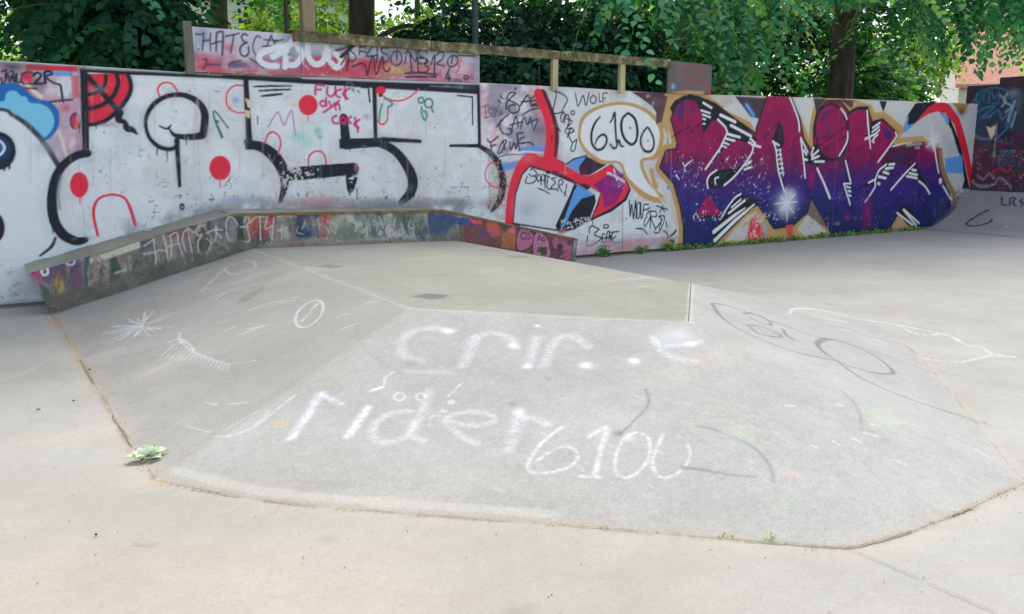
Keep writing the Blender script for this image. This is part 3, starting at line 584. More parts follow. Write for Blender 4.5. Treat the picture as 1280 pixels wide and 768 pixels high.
# panel joints weathered dark, runs, drips and hand grime
W.Z(0, 0, 1)
for x, y, l in ((209, 188, 14), (196, 187, 7), (322, 146, 10), (352, 240, 12), (437, 180, 9), (446, 236, 14), (518, 238, 9), (626, 200, 11), (233, 174, 8), (99, 157, 9), (66, 280, 12), (120, 155, 6), (470, 168, 6), (405, 218, 7), (385, 146, 6), (275, 227, 8), (100, 248, 7), (690, 170, 7), (741, 275, 6), (940, 200, 9), (1085, 240, 9), (905, 300, 6)):
    c_ = 'd8384c' if y in (146, 227, 248) and x in (385, 275, 100) else K
    W.S([(x, y), (x + RS.uniform(-.4, .4), y + l)], [1.6, .6], c_, a=.8)
for i in range(70):
    x, y = RS.uniform(5, 840), RS.uniform(110, 200); W.S([(x, y), (x + RS.uniform(-.6, .6), y + RS.uniform(15, 70))], RS.uniform(.8, 3), ['8f8c86', 'a8a49c', 'eceef0', '9aa0a8'][i % 4], a=RS.uniform(.08, .22), soft=.4)
for i in range(60):
    x, y = RS.uniform(110, 840), RS.uniform(105, 250); W.F(x, y, RS.uniform(3, 16), RS.uniform(2, 9), ['b4aea4', '9ca2aa', 'c8b8ac', 'a8b4c0'][i % 4], RS.uniform(.1, .3), wear=.3)
for i in range(26):
    x, y = RS.uniform(110, 600), RS.uniform(105, 245); q = [(x, y)]
    for _ in range(4): q.append((q[-1][0] + RS.uniform(-7, 7), q[-1][1] + RS.uniform(-6, 6)))
    W.S(q, .7, ['8a9098', 'b08a94', '98a8a0'][i % 3], a=.35)
W.chips("850,240 1180,240 1180,300 850,315", 'b0a8a8', thr=.73, a=.8, soft=12, roll=19)
# ------------------------------------------------------------------ paint on the raised board
def uv_board(x, y):
    P = on_y(x, y, -0.03); d = (P - CAM) @ FW
    return P[0], P[2], d / FOCAL
BD = Canvas(2.2, 5.95, 2.36, 2.98, 0.0085, 'c3c2cc', uv_board)
BD.wm = 1.1; BD.wa = 1.6
BD.Z(220, 10, 3.2)
BD.smear(PX(40, 40, 1230, 320), ['9fa4b8', 'd6d4da', '8f93a6', 'c9c2cc'], a=.8, thr=.45, soft=3)
BD.smear("60,190 1220,230 1220,320 60,280", ['c84058', 'd6c8cc', '7e5068', 'c23a4e', 'c8b4bc', 'a06078'], a=.8, thr=.47, soft=30)
BD.smear("520,190 860,210 860,300 520,290", ['d23a4c', 'c04458'], a=.7, thr=.42, soft=20); BD.F(170, 255, 130, 14, 'cf5066', .6); BD.F(480, 262, 200, 14, 'c85468', .6)
BD.F(210, 160, 40, 24, 'c8506a', .75); BD.F(120, 215, 30, 34, 'd8404c', .7); BD.F(240, 230, 40, 18, '5e5068', .8); BD.F(330, 220, 40, 22, 'a04a5c', .7); BD.F(880, 250, 60, 34, 'd8b07a', .8); BD.F(1000, 240, 60, 26, 'd88a6a', .6); BD.F(960, 180, 60, 26, '8d90a8', .8); BD.F(1150, 240, 40, 40, 'dcc4c8', .8); BD.F(1040, 285, 120, 14, 'c87080', .7)
BD.P("50,240 1230,285 1230,320 50,270", 'b86878', a=.2, soft=20)
BD.S("1200,160 1204,300", 26, '9ca4b0', a=.8, soft=.4)
BD.Z(230, 20, 7.53)
HN = '2c3554'
for q in ("115,168 150,176 186,164", "186,164 180,250 174,325", "250,160 246,250 250,332", "180,238 248,226", "302,332 304,240 308,166 336,150 366,154 366,240 360,366", "262,266 320,246 374,238", "392,192 450,182 522,166", "468,180 456,260 438,352", "598,184 566,170 542,200 560,240 592,252 556,270 528,306 536,362 572,382 606,354 606,292", "722,206 692,188 662,230 648,310 684,382", "752,226 880,232", "820,184 786,268", "820,184 852,262", "740,286 832,284", "850,246 930,224", "176,414 216,414 186,500", "200,456 340,460", "420,470 450,440 540,420", "620,400 680,440 750,490"): BD.S(q, 15 if q[0] in '123456' and len(q) > 24 else 9, HN, a=.9)
BD.E(135, 316, 12, 8, HN)
BD.P("420,500 440,430 590,430 610,480", '5a4868', a=.6, soft=20)
BD.Z(220, 10, 3.2)
WB = 'dfe3e8'
for q in ("480,122 450,150 380,166 338,186 336,212 366,230 404,232", "388,196 430,172 470,132", "474,124 492,166 506,186 480,226 452,228", "442,176 436,236", "528,150 530,196 556,226 590,212 602,160", "602,160 612,206 640,238 664,216 640,184"): BD.S(q, 21, WB)
BD.S("452,186 468,194", 12, '8d90a0'); BD.S("660,196 690,168 716,146", 12, '4a2c34')
BD.Z(420, 20, 6.4)
for q in ("160,228 120,240 108,270 150,310 158,340 130,366 100,350", "190,250 186,310", "186,250 236,246", "188,282 240,292", "240,326 280,258 326,252 326,372", "256,326 330,316", "416,260 372,256 362,284 412,320 420,352 380,380", "470,276 440,330 450,382 496,396 526,350 510,290 470,276", "484,280 488,350", "552,384 572,276 636,364 640,262", "730,296 700,268 660,286 670,320 724,346 716,382 660,380", "806,314 834,288 862,300 850,346 806,384 868,400", "940,316 900,340 894,390 926,408 966,384 972,334 940,316", "930,336 924,380", "974,316 1110,322"): BD.S(q, 8, '2e3352', a=.9)
for q in ("40,392 70,340 100,300 84,440", "130,408 200,380 236,400 250,470 280,350 300,330 320,470 372,330 380,420 410,446 432,420", "592,300 606,446", "656,330 660,440 720,450 740,410 690,390 736,366 700,340 650,340", "760,390 790,316 786,480", "552,462 640,454 810,470", "556,490 800,488", "880,500 920,502", "908,420 880,494", "905,470 906,520"): BD.S(q, 10, '2a2838', a=.9)
BD.S("0,276 60,262 130,222 150,214", [16, 14, 20, 10], '4a2f38', a=.9); BD.E(1040, 492, 20, 13, line='2e3040', lw=7); BD.P("926,536 946,500 1000,504 1020,542", '6c6078', a=.8)
for q in ("960,470 990,410", "980,400 1000,350"): BD.S(q, 14, 'd84a52', a=.7, soft=.3)
BD.chips(PX(-400, 150, 1150, 600), 'd8cccc', thr=.70, a=.7, soft=10); BD.chips(PX(-1400, 0, 1150, 600), '6a6070', thr=.74, a=.6, soft=10, roll=60)

# ------------------------------------------------------------------ grey board over the lettering
GB = Canvas(9.1, 10.3, 2.2, 3.0, 0.012, '686561', uv_wall)
GB.Z(760, 0, 5.906)
GB.smear(PX(440, 420, 790, 760), ['75706c', '5e5a58', '7c605c'], a=.8, thr=.45, soft=4)
for i in range(60):
    x, y = RS.uniform(490, 720), RS.uniform(470, 600); GB.S([(x, y), (x + RS.uniform(-22, 22), y + RS.uniform(-18, 18))], 6, 'b23a40', a=.5)
for i in range(20):
    x, y = RS.uniform(590, 760), RS.uniform(600, 690); GB.F(x, y, 9, 9, 'c04048', .8)
GB.F(474, 640, 18, 26, '8fb4e4', .9); GB.F(745, 690, 30, 24, 'b03840', .8); GB.P("450,690 560,670 700,676 700,720 450,730", 'c8a078', a=.8, soft=10)

# ------------------------------------------------------------------ paint on the cross wall at the end
XW = 17.5
def uv_cross(x, y):
    P = on_x(x, y, XW); d = (P - CAM) @ FW
    return -P[1], P[2], d / FOCAL
CW = Canvas(-0.3, 7.2, 0.5, 3.1, 0.014, '2a3446', uv_cross)
CW.wa = .8
CW.Z(1180, 70, 4.27)
CW.smear(PX(60, 60, 2600, 760), ['1c2430', '34425a', '2e4a60', '40344a'], a=.8, thr=.42, soft=4)
CW.smear("100,420 430,420 430,720 100,720", ['6c1c2c', '541c28', '84202f'], a=.28, thr=.42, soft=30); CW.smear("430,300 2400,300 2400,720 430,720", ['20402f', '24424a', '3a2c44'], a=.8, thr=.42, soft=30)
CW.F(130, 250, 40, 80, '6a2c48', .6); CW.F(240, 480, 60, 30, '4a4a50', .7); CW.F(220, 640, 60, 40, '5a3046', .4); CW.F(370, 200, 40, 30, '8a9098', .8); CW.F(400, 250, 24, 60, '6a7880', .6)
for q, w in (("150,250 200,190 280,170 350,200 370,280 340,380 270,440 200,445 140,410", 8), ("160,280 175,200 180,260 200,210", 8), ("210,240 215,200 240,190 240,250", 8), ("255,190 270,230 295,190 290,250 260,255", 8), ("150,340 190,290 270,270 200,330 250,320", 8), ("240,330 290,290 310,340 350,300 330,370", 8), ("140,410 190,438 240,446", 14)): CW.S(q, w, '46789e', a=.85)
for q in ("340,200 320,240 360,270 330,300", "380,240 350,320 345,350", "300,210 330,240 310,270", "360,380 376,330 384,300"): CW.S(q, 9, '9fb0bc', a=.8)
for i, (s_, y) in enumerate((("AU", 470), ("YSTEK", 540), ("TPO", 590))): text(CW, s_, (276 + 20 * i % 30, y), (384, y), 34, '35688a', 6, a=.75, wear=.3)
CW.P("226,376 250,384 276,366 270,420 250,446 240,420", 'd8cbb0'); CW.S("282,360 276,430 268,540", 8, 'b8b0a4', a=.7, wear=.4)
for q in ("180,640 210,660 240,630 270,655", "170,690 260,690 300,650 360,700", "150,670 190,700 240,700"): CW.S(q, 10, '8c8a94', a=.7, soft=.3)
CW.chips(PX(100, 500, 430, 720), 'c0a8a0', thr=.66, a=.7, soft=12); CW.S("250,632 300,600 340,620 360,590", 12, 'c02c44', a=.8)
CW.F(380, 140, 60, 20, '6a3040', .6)

# ------------------------------------------------------------------ paint on the ledge front
LY = -0.78
def uv_ledge(x, y):
    P = on_y(x, y, LY); d = (P - CAM) @ FW
    return P[0], P[2], d / FOCAL
LG = Canvas(0.2, 7.4, -0.15, 1.05, 0.0085, '86857c', uv_ledge)
LG.wa = .8
LG.Z(30, 240, 3.46)
LG.smear(PX(0, 0, 2500, 560), ['6f6c66', '9c988e', '5e6258', '8e8480'], a=.8, thr=.44, soft=4)
LG.P("20,350 240,275 270,400 200,440 100,400", '64506e', soft=24, a=.85); LG.F(155, 400, 36, 44, 'b0a040', .8); LG.F(60, 360, 24, 40, 'b04a80', .7); LG.F(200, 320, 60, 26, '5c4a78', .8)
LG.P("60,390 110,420 130,500 90,470", '2f5a50', soft=8, a=.8); LG.S("275,270 268,350 270,440 215,480", [30, 14, 12, 22], '3a5c54', soft=.3, a=.9); LG.P("370,290 396,280 430,345 380,400 370,390", '34564a', soft=6, a=.9)
LG.P("282,290 500,212 510,240 330,300 290,310", 'c9ccb4', soft=8, a=.9); LG.F(330, 350, 50, 50, '8f7870', .6); LG.F(560, 260, 60, 40, '7c6c6a', .6); LG.P("500,215 560,190 570,230 510,260", '3a6656', soft=8, a=.8)
LG.P("620,175 790,125 800,135 700,185 620,205", '7a4440', soft=6, a=.7); LG.P("780,130 810,120 806,240 760,300 740,220", '33584c', soft=8, a=.85); LG.F(770, 200, 36, 36, '8a5c58', .7)
LG.P("926,110 950,105 950,210 920,215", '2c4c48', soft=5, a=.9); LG.P("960,110 1090,95 1080,200 960,205", 'b04440', soft=18, a=.75); LG.F(1070, 110, 24, 20, 'c8303c', .9); LG.F(1010, 190, 70, 14, '3c4a50', .7)
LG.Z(0, 0, 1)
for i in range(190):
    x = RS.uniform(60, 715); yt = np.interp(x, [36, 287, 551, 717], [341, 267, 260, 297]); yb = np.interp(x, [63, 310, 563, 713], [395, 311, 300, 326]); hh = yb - yt
    y = yt + hh * RS.uniform(.15, .8); q = [(x, y)]
    for _ in range(3): q.append((q[-1][0] + RS.uniform(-9, 9), min(max(q[-1][1] + RS.uniform(-.4, .4) * hh, yt + 3), yb - 3)))
    LG.S(q, RS.uniform(.8, 3.2), ['4a5a52', '6a5a72', '8c8a7c', '3e4650', '7c4a48', 'a8a89a', '506a62', '5c5048', '9a7a6c', '33485c'][i % 10], a=.6, wear=.34)
LG.Z(180, 240, 8)
for q in ("95,470 105,540 125,750", "0,545 50,510 95,480", "0,622 110,602 165,580 230,602", "190,430 215,520 230,600 250,735", "265,440 276,560 268,690", "252,446 325,410 350,520 405,690", "240,548 350,515", "435,356 450,460 487,632", "420,592 386,500 400,410 440,372 498,410", "604,344 555,346 520,395 545,440 582,428 545,490 538,560 570,622 632,600 672,530 650,482 622,470", "716,344 722,420 708,496", "622,418 700,380 782,382", "724,400 772,462", "936,332 900,270 850,252 826,310 830,420 862,490 922,512", "910,236 1080,236", "1000,304 1030,240 1052,300 1030,342 1056,490 965,492", "965,352 1042,346", "1160,236 1166,482", "1060,312 1120,252 1210,252", "1242,226 1212,370 1290,336", "1300,260 1280,480", "1340,250 1420,230 1470,260", "1380,330 1376,470", "1340,390 1430,360"): LG.S(q, 12, 'cdd0cb', a=.72, wear=.28)
LG.Z(30, 240, 3.46)
LG.S("176,300 192,316 214,312 222,290", 7, 'cfd2d0', a=.8); LG.E(90, 344, 14, 17, line='dfe2e2', lw=8); LG.E(40, 350, 10, 9, '30303a', line='d0506c', lw=6); LG.S("395,352 440,338", 8, 'c8c8b8', a=.7)
LG.smear("20,480 950,200 950,260 120,560", ['55564e', '64645a'], a=.8, thr=.38, soft=24)
LG.Z(300, 250, 4.267)
LG.P(PX(330, 60, 1000, 240), '96958c', a=.6, soft=20)
LG.smear(PX(230, 60, 1000, 210), ['c4c6ba', '545c5c', 'a8aa9e', '3c4858', '70786c'], a=.8, thr=.47, soft=14)
LG.smear(PX(300, 70, 480, 200), ['2c4a74', '34405c', 'a04a48'], a=.8, thr=.44, soft=10); LG.F(408, 85, 24, 22, '2c4a7c', .9); LG.E(459, 102, 24, 20, 'c8404c', wear=.25)
for i in range(46):
    x, y = RS.uniform(300, 1000), RS.uniform(80, 150); q = [(x, y), (x + RS.uniform(-20, 20), y + RS.uniform(10, 40)), (x + RS.uniform(-26, 26), y + RS.uniform(30, 70))]
    LG.S(q, RS.uniform(4, 8), ['c8cac0', '485454', '8f948a', '2f4466', 'b8bab0'][i % 5], a=.65, wear=.3)
LG.P("1000,80 1030,62 1060,90 1080,70 1140,80 1150,130 1100,180 1010,180", '3c5080', soft=14, a=.85); LG.P("1130,90 1280,110 1260,150 1150,130", '34508c', soft=8, a=.85); LG.F(1060, 150, 60, 40, '4a6060', .6); LG.F(1150, 165, 40, 30, '6c7850', .7)
LG.S("870,60 880,120 900,190", 6, '3a3a36', a=.8); LG.S("1180,110 1180,220", 8, '3a3a30', a=.7)
LG.Z(480, 230, 4.923)
LG.P("490,250 540,180 610,190 820,250 1170,320 1150,480 740,410 480,360", '7c4e4a', soft=8, a=.9)
LG.smear("490,230 820,250 1170,320 1150,480 740,410 480,360", ['a4584c', '54405c', '9c6a4c', '74484f', '4a4e44'], a=.8, thr=.44, soft=6)
LG.P("524,184 608,196 600,246 560,250 520,226", 'cc5468'); LG.E(552, 212, 5, 6, K); LG.E(576, 218, 5, 6, K); LG.P("440,205 520,215 560,262 500,250", '3c5694', soft=6)
LG.P("640,215 700,225 720,320 660,330 630,280", 'b85c54', soft=6); LG.F(620, 310, 50, 20, '4c4480', .8); LG.P("730,310 805,250 812,330 800,405 720,390", 'ac6a4c', soft=5); LG.P("760,290 806,256 810,310", 'd8648a', soft=4)
PK = 'b4708a'
LG.P("826,300 850,270 890,280 930,330 900,390 830,415 815,360", PK, line='46303c', lw=6, sm=True); LG.P("920,440 915,380 930,310 970,300 1010,340 1025,400 1020,455 960,450", 'b87a94', line='46303c', lw=6, sm=True); LG.P("1030,350 1060,310 1165,330 1150,478 1060,462 1110,420 1040,400", 'a8627c', line='46303c', lw=6)
LG.E(1084, 390, 18, 24, '4a4038'); LG.E(1140, 365, 14, 18, '5c4450'); LG.P("942,388 1004,388 1000,440 946,440", '4c5038'); LG.F(955, 430, 12, 10, 'c8c8a0', .8); LG.E(862, 320, 18, 20, line='4a2c3c', lw=6); LG.S("886,300 900,330 882,345", 6, '4a2c3c')
for q in ("945,350 958,318 972,352", "950,340 970,340", "980,330 976,352 990,350 986,330"): LG.S(q, 5, '4a2c3c')
for k in range(5): LG.S([(1075 + k * 18, 320 + k * 3), (1085 + k * 18, 350 + k * 3)], 6, '5a3040')
LG.chips(PX(-100, 140, 1200, 490), '4a463e', thr=.66, a=.6, soft=10); LG.chips(PX(-2400, 60, 1200, 900), 'b4b2a4', thr=.70, a=.5, soft=10, roll=40)
LG.Z(0, 0, 1)
LG.smear("60,400 310,312 560,302 715,328 715,340 60,420", ['5c584e', '4e4c46'], a=.5, thr=.4, soft=12)

# ------------------------------------------------------------------ funbox heightfield + marks on ground (plan canvas)
fa, fb, fc, fd, fe = (2.60, 0.0, .53), (2.60, -4.77, .50), (3.93, -6.17, .50), (5.07, -4.99, .497), (5.10, 0.0, .46)
gP, gB, gC, gD, gF, gG = (.60, 0.0, -.004), tuple(on_z(195, 600) - (0, 0, .004)), tuple(on_z(1055, 685) - (0, 0, .004)), tuple(on_z(1281, 603) - (0, 0, .004)), (7.25, -5.40, -.004), (7.25, 0.0, -.004)
TRI = [(fa, fb, fe), (fb, fd, fe), (fb, fc, fd), (gP, gB, fb), (gP, fb, fa), (gB, gC, fc), (gB, fc, fb), (gC, gD, fc), (gD, gF, fd), (gD, fd, fc), (gF, gG, fe), (gF, fe, fd)]
def height(x, y):
    x = np.asarray(x, float); y = np.asarray(y, float); z = np.zeros_like(x)
    for A, B, C_ in TRI:
        d = (B[1] - C_[1]) * (A[0] - C_[0]) + (C_[0] - B[0]) * (A[1] - C_[1])
        l1 = ((B[1] - C_[1]) * (x - C_[0]) + (C_[0] - B[0]) * (y - C_[1])) / d; l2 = ((C_[1] - A[1]) * (x - C_[0]) + (A[0] - C_[0]) * (y - C_[1])) / d
        l3 = 1 - l1 - l2; ins = (l1 > -1e-6) & (l2 > -1e-6) & (l3 > -1e-6)
        z = np.where(ins, l1 * A[2] + l2 * B[2] + l3 * C_[2], z)
    return z
TT = np.geomspace(1.5, 40, 2400)
def uv_plan(x, y):
    D = ray(x, y) / FOCAL; Pn = CAM[None] + TT[:, None] * D[None]
    below = Pn[:, 2] <= height(Pn[:, 0], Pn[:, 1])
    k = int(np.argmax(below)) if below.any() else len(TT) - 1
    return Pn[k, 0], Pn[k, 1], TT[k] / FOCAL * 1.0
G_ = Canvas(-3.0, 13.0, -9.9, 0.1, 0.0085, '9e9c95', uv_plan)
XX, YY = np.meshgrid(G_.U, G_.V); HH = height(XX, YY)
onbox = (HH > 1e-4)
nz = (G_.big - .5)[..., None]; nm = (G_.mid - .5)[..., None]
G_.img *= (1 + nz * .16 + nm * .07)
tint = lambda h: lin(h) * (1 + nz * .12 + nm * .12)
G_.img = np.where(onbox[..., None], tint('8d8c84'), G_.img)
lf = (XX < 2.6) & onbox & (YY > -5.9 + (XX - .66) * .57); G_.img = np.where(lf[..., None], tint('95938d'), G_.img)
fr = onbox & (HH < .499) & ((YY + 4.77) < -(XX - 2.6) * 1.05 + .02) & ~lf; G_.img = np.where(fr[..., None], tint('9e9e99') * (1 + (G_.fine - .5)[..., None] * .14), G_.img)
rt = onbox & ~fr & ((XX > 5.085) | (YY < -6.17 + (XX - 3.93) * 1.035)); G_.img = np.where(rt[..., None], tint('9e9c98'), G_.img)
# darker, greyer ground towards the wall and its right end
tr = np.clip((XX - 6.5) / 3.0 + (YY + 2.5) * .35, 0, 1)[..., None] * (~onbox)[..., None]
G_.img = G_.img * (1 - tr * .3) + lin('8c8c90') * (1 + nm * .1) * tr * .3
CH = 'd8dae2'; G_.faint = CH
G_.Z(440, 380, 2.7826)
def chalk(q, w=24, a=.46, soft=.7, wear=.18, **k): G_.S(q, w * 1.3, CH, a=a, soft=soft, wear=wear, grit=.75, **k)
for q, w in (("350,95 270,86 210,100 172,136 176,176 204,196 242,203", 26), ("432,118 410,170 384,222", 28), ("420,124 480,104 542,116 574,156", 22), ("642,124 626,180 610,220", 26), ("664,226 690,160 730,114 780,118 822,152", 24), ("1046,116 1076,146 1180,142 1216,130", 20), ("1050,126 1082,170 1140,194 1198,202", 22)): chalk(q, w)
G_.F(645, 78, 10, 7, CH, .7); G_.F(814, 217, 22, 16, CH, .75); G_.F(981, 200, 18, 14, CH, .8); G_.F(335, 97, 22, 9, CH, .8); G_.F(1178, 140, 26, 10, CH, .8); G_.F(1130, 110, 110, 26, CH, .3); G_.F(560, 150, 16, 14, CH, .6);  G_.F(610, 220, 20, 10, CH, .6)
for q, w in (("200,384 120,400 74,444 82,482 132,495 190,470 216,418", 22), ("272,308 236,410 214,470 252,490", 22), ("322,416 420,432 492,416 470,390 400,384 332,404 344,440 392,476 436,496", 19), ("582,382 562,460 544,516", 30), ("578,402 632,404 682,426", 22), ("52,368 20,420 -6,462", 24)): chalk(q, w)
G_.F(580, 385, 18, 12, CH, .7)
for q, w in (("732,434 670,480 624,540 612,582 650,596 722,586 776,560 782,524 742,504 690,520 640,556", 13), ("828,466 888,434 870,500 844,602", 20), ("794,606 864,612", 17), ("1000,452 960,462 930,500 914,560 930,606 972,606 1016,570 1036,520 1030,470 1000,452", 11), ("1082,458 1060,510 1044,560 1066,606 1102,610 1150,580 1176,530 1160,480", [12, 12, 12, 11, 10, 7, 5, 4])): G_.S(q, w, CH, a=.75, soft=.2, grit=.85)
G_.F(960, 470, 26, 20, CH, .4)
for q in ("70,306 112,300 114,266 150,240", "334,330 380,282", "270,432 276,404 312,400"): G_.S(q, 7, CH, a=.65, soft=.4, grit=.8)
for x, y, r in ((165, 332, 18), (240, 330, 16), (320, 380, 8), (346, 350, 8)): G_.E(x, y, r, r * .75, line=CH, lw=7, a=.8, wear=.34)
for k in range(14): G_.S([(180 + k * 13, 238), (188 + k * 13, 250)], 4, CH, a=.4)
DK = '73726f'
G_.S("1020,300 1032,350 992,400 930,462", 10, DK, a=.6, soft=.4, wear=.3); G_.F(928, 458, 24, 14, DK, .7); G_.S("1150,572 1280,592", 12, DK, a=.6, soft=.4); G_.F(556, 356, 18, 10, '7e7d7a', .7); G_.F(685, 265, 14, 6, '8d8b87', .7); G_.S("420,160 500,128", 5, '9a9894', a=.6); G_.S("960,224 1020,216 1062,170", 8, '9a9996', a=.5)
for q in ("325,196 316,222", "598,250 584,300", "866,226 830,300 800,340"): G_.S(q, 8, 'b08a84', a=.3, soft=.5)
G_.Z(60, 300, 2.4)
for q, w in (("818,466 780,530 728,604", 26), ("960,516 900,602", 24), ("820,468 880,500", 18), ("1000,450 970,462", 14)): G_.S(q, w, 'dcdfee', a=.5, soft=.6, grit=.7)
for k in range(34):
    an = RS.uniform(0, 6.28); l0 = RS.uniform(.0, .3); l1 = RS.uniform(.6, 1.05)
    G_.S([(282 + math.cos(an) * 120 * l0, 260 + (math.sin(an) * 42 - math.cos(an) * 34) * l0), (282 + math.cos(an) * 124 * l1, 260 + (math.sin(an) * 40 - math.cos(an) * 34) * l1)], 5, CH, a=.65, soft=.4, grit=.8)
G_.S("394,282 400,310 440,340 490,360 546,376 622,364", 7, CH, a=.65, soft=.2, grit=.85); G_.S("360,310 400,300 440,332", 6, CH, a=.7, wear=.3)
for k in range(16): G_.S([(380 + k * 11, 316 + k * 4), (340 + k * 13, 352 + k * 3)], 5, CH, a=.6, soft=.45, grit=.8)
for q in ("458,156 500,116 540,82 606,64 622,84 560,106 530,90", "404,132 456,118", "470,150 520,130", "486,176 560,150 652,128", "500,182 540,160 600,150", "560,132 650,98", "600,216 650,198 750,172", "690,192 740,184", "530,276 560,262", "570,288 648,258", "600,268 640,262", "880,270 930,250", "950,190 1000,184", "868,232 900,224", "414,562 486,578", "474,488 506,496", "540,492 596,490"): G_.S(q, 7, CH, a=.6, soft=.45, grit=.8)
G_.E(784, 223, 50, 30, line=CH, lw=6, a=.8, rot=-.75, wear=.3); G_.S("750,256 812,190", 12, CH, a=.5, wear=.45)
G_.S("500,590 560,588 630,556 700,500 746,464", 9, CH, a=.65, soft=.4, grit=.8); G_.S("520,580 600,530 640,512 660,520 620,556", 7, CH, a=.5, soft=.2, grit=.85); G_.S("240,500 330,470 560,370", 10, '9c9892', a=.4, soft=.5)
G_.P("562,196 590,168 646,140 650,150 600,186", '858379', a=.75, soft=8); G_.F(692, 554, 32, 12, 'c4a878', .5, wear=.4)
for q in ("150,440 330,470 500,410", "800,420 930,300 1000,240", "640,600 760,480 900,400"): G_.S(q, 60, '99968e', a=.22, soft=.6)
G_.Z(840, 300, 2.909)
RK = '686562'
for q, w in (("146,236 176,280 240,326 330,366 440,410 590,446", [12, 10, 8, 7, 8, 9]), ("146,234 200,242 300,278 400,312 520,356 560,362", [12, 8, 7, 7, 7, 7]), ("258,274 300,272 350,298 358,314 320,306 280,286", 7), ("274,316 330,324 394,352 380,358 320,346 282,322", 7), ("404,330 416,352 444,370", 9), ("548,368 528,384 560,420 612,452 700,482 780,492 804,482 760,440 680,396 600,368 548,368", [16, 14, 8, 7, 7, 10, 12, 9, 7, 7, 14]), ("600,448 700,514 850,575 1000,626 1142,667", [8, 8, 9, 10, 8]), ("600,372 760,416 960,488", 4)): G_.S(q, [x * 1.5 for x in w] if not isinstance(w, int) else w * 1.7, RK, a=.72, soft=.2, grit=.25)
for q, w in (("428,270 450,250 560,260 700,292 832,310 1000,345 1060,376 1132,392 1160,412 1240,424", 9), ("1240,424 1160,420 1050,442 930,432 880,420", 8), ("832,312 900,344 1000,340", 7), ("440,262 540,286 640,300", 6)): G_.S(q, w, 'dcdad6', a=.5, soft=.6, grit=.6)
G_.S("566,315 640,325 700,347 780,366 850,386 886,416", [3, 5, 5, 5, 5, 4], '6f5a4c', a=.85, wear=.3); G_.S("850,386 886,416", 6, 'b07a50', a=.7)
G_.F(795, 260, 20, 5, '8d8a88', .5)
G_.Z(840, 480, 2.666)
for q, w in (("84,146 130,152 190,174 250,200 300,240 332,290 336,330", 14), ("40,286 100,290 180,304 280,312", 12), ("560,20 610,70 630,130 632,160", 10)): G_.S(q, w, '7d7e7f', a=.62, soft=.4, wear=.3)
for q in ("640,166 690,180", "600,186 628,200", "540,200 560,214", "664,140 690,146", "380,76 410,78", "466,210 482,214", "552,74 570,76", "740,260 780,274", "1000,214 1060,246"): G_.S(q, 11, 'd8dad8', a=.5, soft=.3, grit=.8)
for i in range(160):
    x, y = RS.uniform(-600, 1000), RS.uniform(40, 470); l = RS.uniform(8, 40); G_.S([(x, y), (x + l, y + l * .45)], RS.uniform(3, 7), ['c9cbc9', '8f918f', 'b9bdb2'][i % 3], a=.35, soft=.3, wear=.4)
for x, y in ((210, 160), (660, 100), (390, 400), (250, 180), (720, 130)): G_.F(x, y, 40, 24, 'a8b898', .35)
G_.F(410, 305, 30, 18, 'bfa894', .5)
G_.uv, keep_uv = (lambda x, y: (x, y, 1.0)), G_.uv; G_.Z(0, 0, 1); G_.F(-.2, -7.6, 2.2, 1.6, 'ae9c84', .4); G_.F(-2, -5.5, 2.0, 2.0, 'a89a86', .3); G_.uv = keep_uv
# plateau stains
G_.Z(360, 240, 3.368)
for x, y, rx, ry in ((176, 317, 60, 10), (600, 443, 80, 13), (960, 273, 60, 6), (840, 248, 70, 3)): G_.P([(x - rx, y), (x - rx * .2, y - ry), (x + rx, y - ry * .3), (x + rx * .7, y + ry * .6), (x, y + ry)], '66625e', a=.8, soft=4, wear=.15)
G_.F(640, 260, 300, 40, 'b6b3a6', .4)
G_.uv, keep_uv = (lambda x, y: (x, y, 1.0)), G_.uv; G_.Z(0, 0, 1)
for i in range(34):
    x, y, an, L_ = RS.uniform(-2, 9), RS.uniform(-9.6, -2), RS.uniform(0, 6.28), RS.uniform(.5, 2.2); cv = RS.uniform(-.8, .8)
    G_.S([(x + math.cos(an + cv * t) * L_ * t, y + math.sin(an + cv * t) * L_ * t) for t in np.linspace(0, 1, 5)], [.008, .035, .03, .008], ['7e7c78', '8a867f', 'c0bcb4'][i % 3], a=RS.uniform(.1, .3), soft=.4, grit=.6)
for i in range(30): G_.F(RS.uniform(-2.5, 8), RS.uniform(-9.6, -1), RS.uniform(.03, .14), RS.uniform(.02, .1), ['76726a', '8d8478', '6c6a66'][i % 3], .35, wear=.3)
G_.uv = keep_uv
# dirt and moss in the joint at the foot of the box, painted shade at the ledge end
def along(p, q, n): return [(p[0] + (q[0] - p[0]) * k / n, p[1] + (q[1] - p[1]) * k / n) for k in range(n + 1)]
G_.uv = lambda x, y: (x, y, 1.0); G_.Z(0, 0, 1)
def plan_edge(pl): return [tuple(on_z(*p)[:2]) for p in pl]
E_FRONT = ((195, 600), (330, 626), (480, 640), (700, 656), (860, 670), (1000, 681), (1055, 685)); E_CORN = ((1055, 685), (1090, 679), (1140, 664), (1200, 641), (1281, 603)); E_LEFT = ((66, 394), (100, 450), (130, 502), (165, 559), (195, 600))
for pl, w, c, a in ((E_LEFT, .06, 'a3967f', .6), (E_FRONT, .045, '9c9484', .55), (E_CORN, .04, '968e80', .55), (((1281, 603), (1155, 450)), .02, 'aca294', .3)):
    L = catmull(plan_edge(pl), 6); L = [(x + RS.uniform(-.008, .008), y + RS.uniform(-.008, .008)) for x, y in L]
    G_.S(L, [w * RS.uniform(.5, 1.3) for _ in L], c, a=a, soft=.5, wear=.34)
    G_.S(L, w * .3, '6f6555', a=.7, soft=.3, wear=.42); G_.S(L, w * 4, 'b2a99b', a=.2, soft=.6, wear=.3)
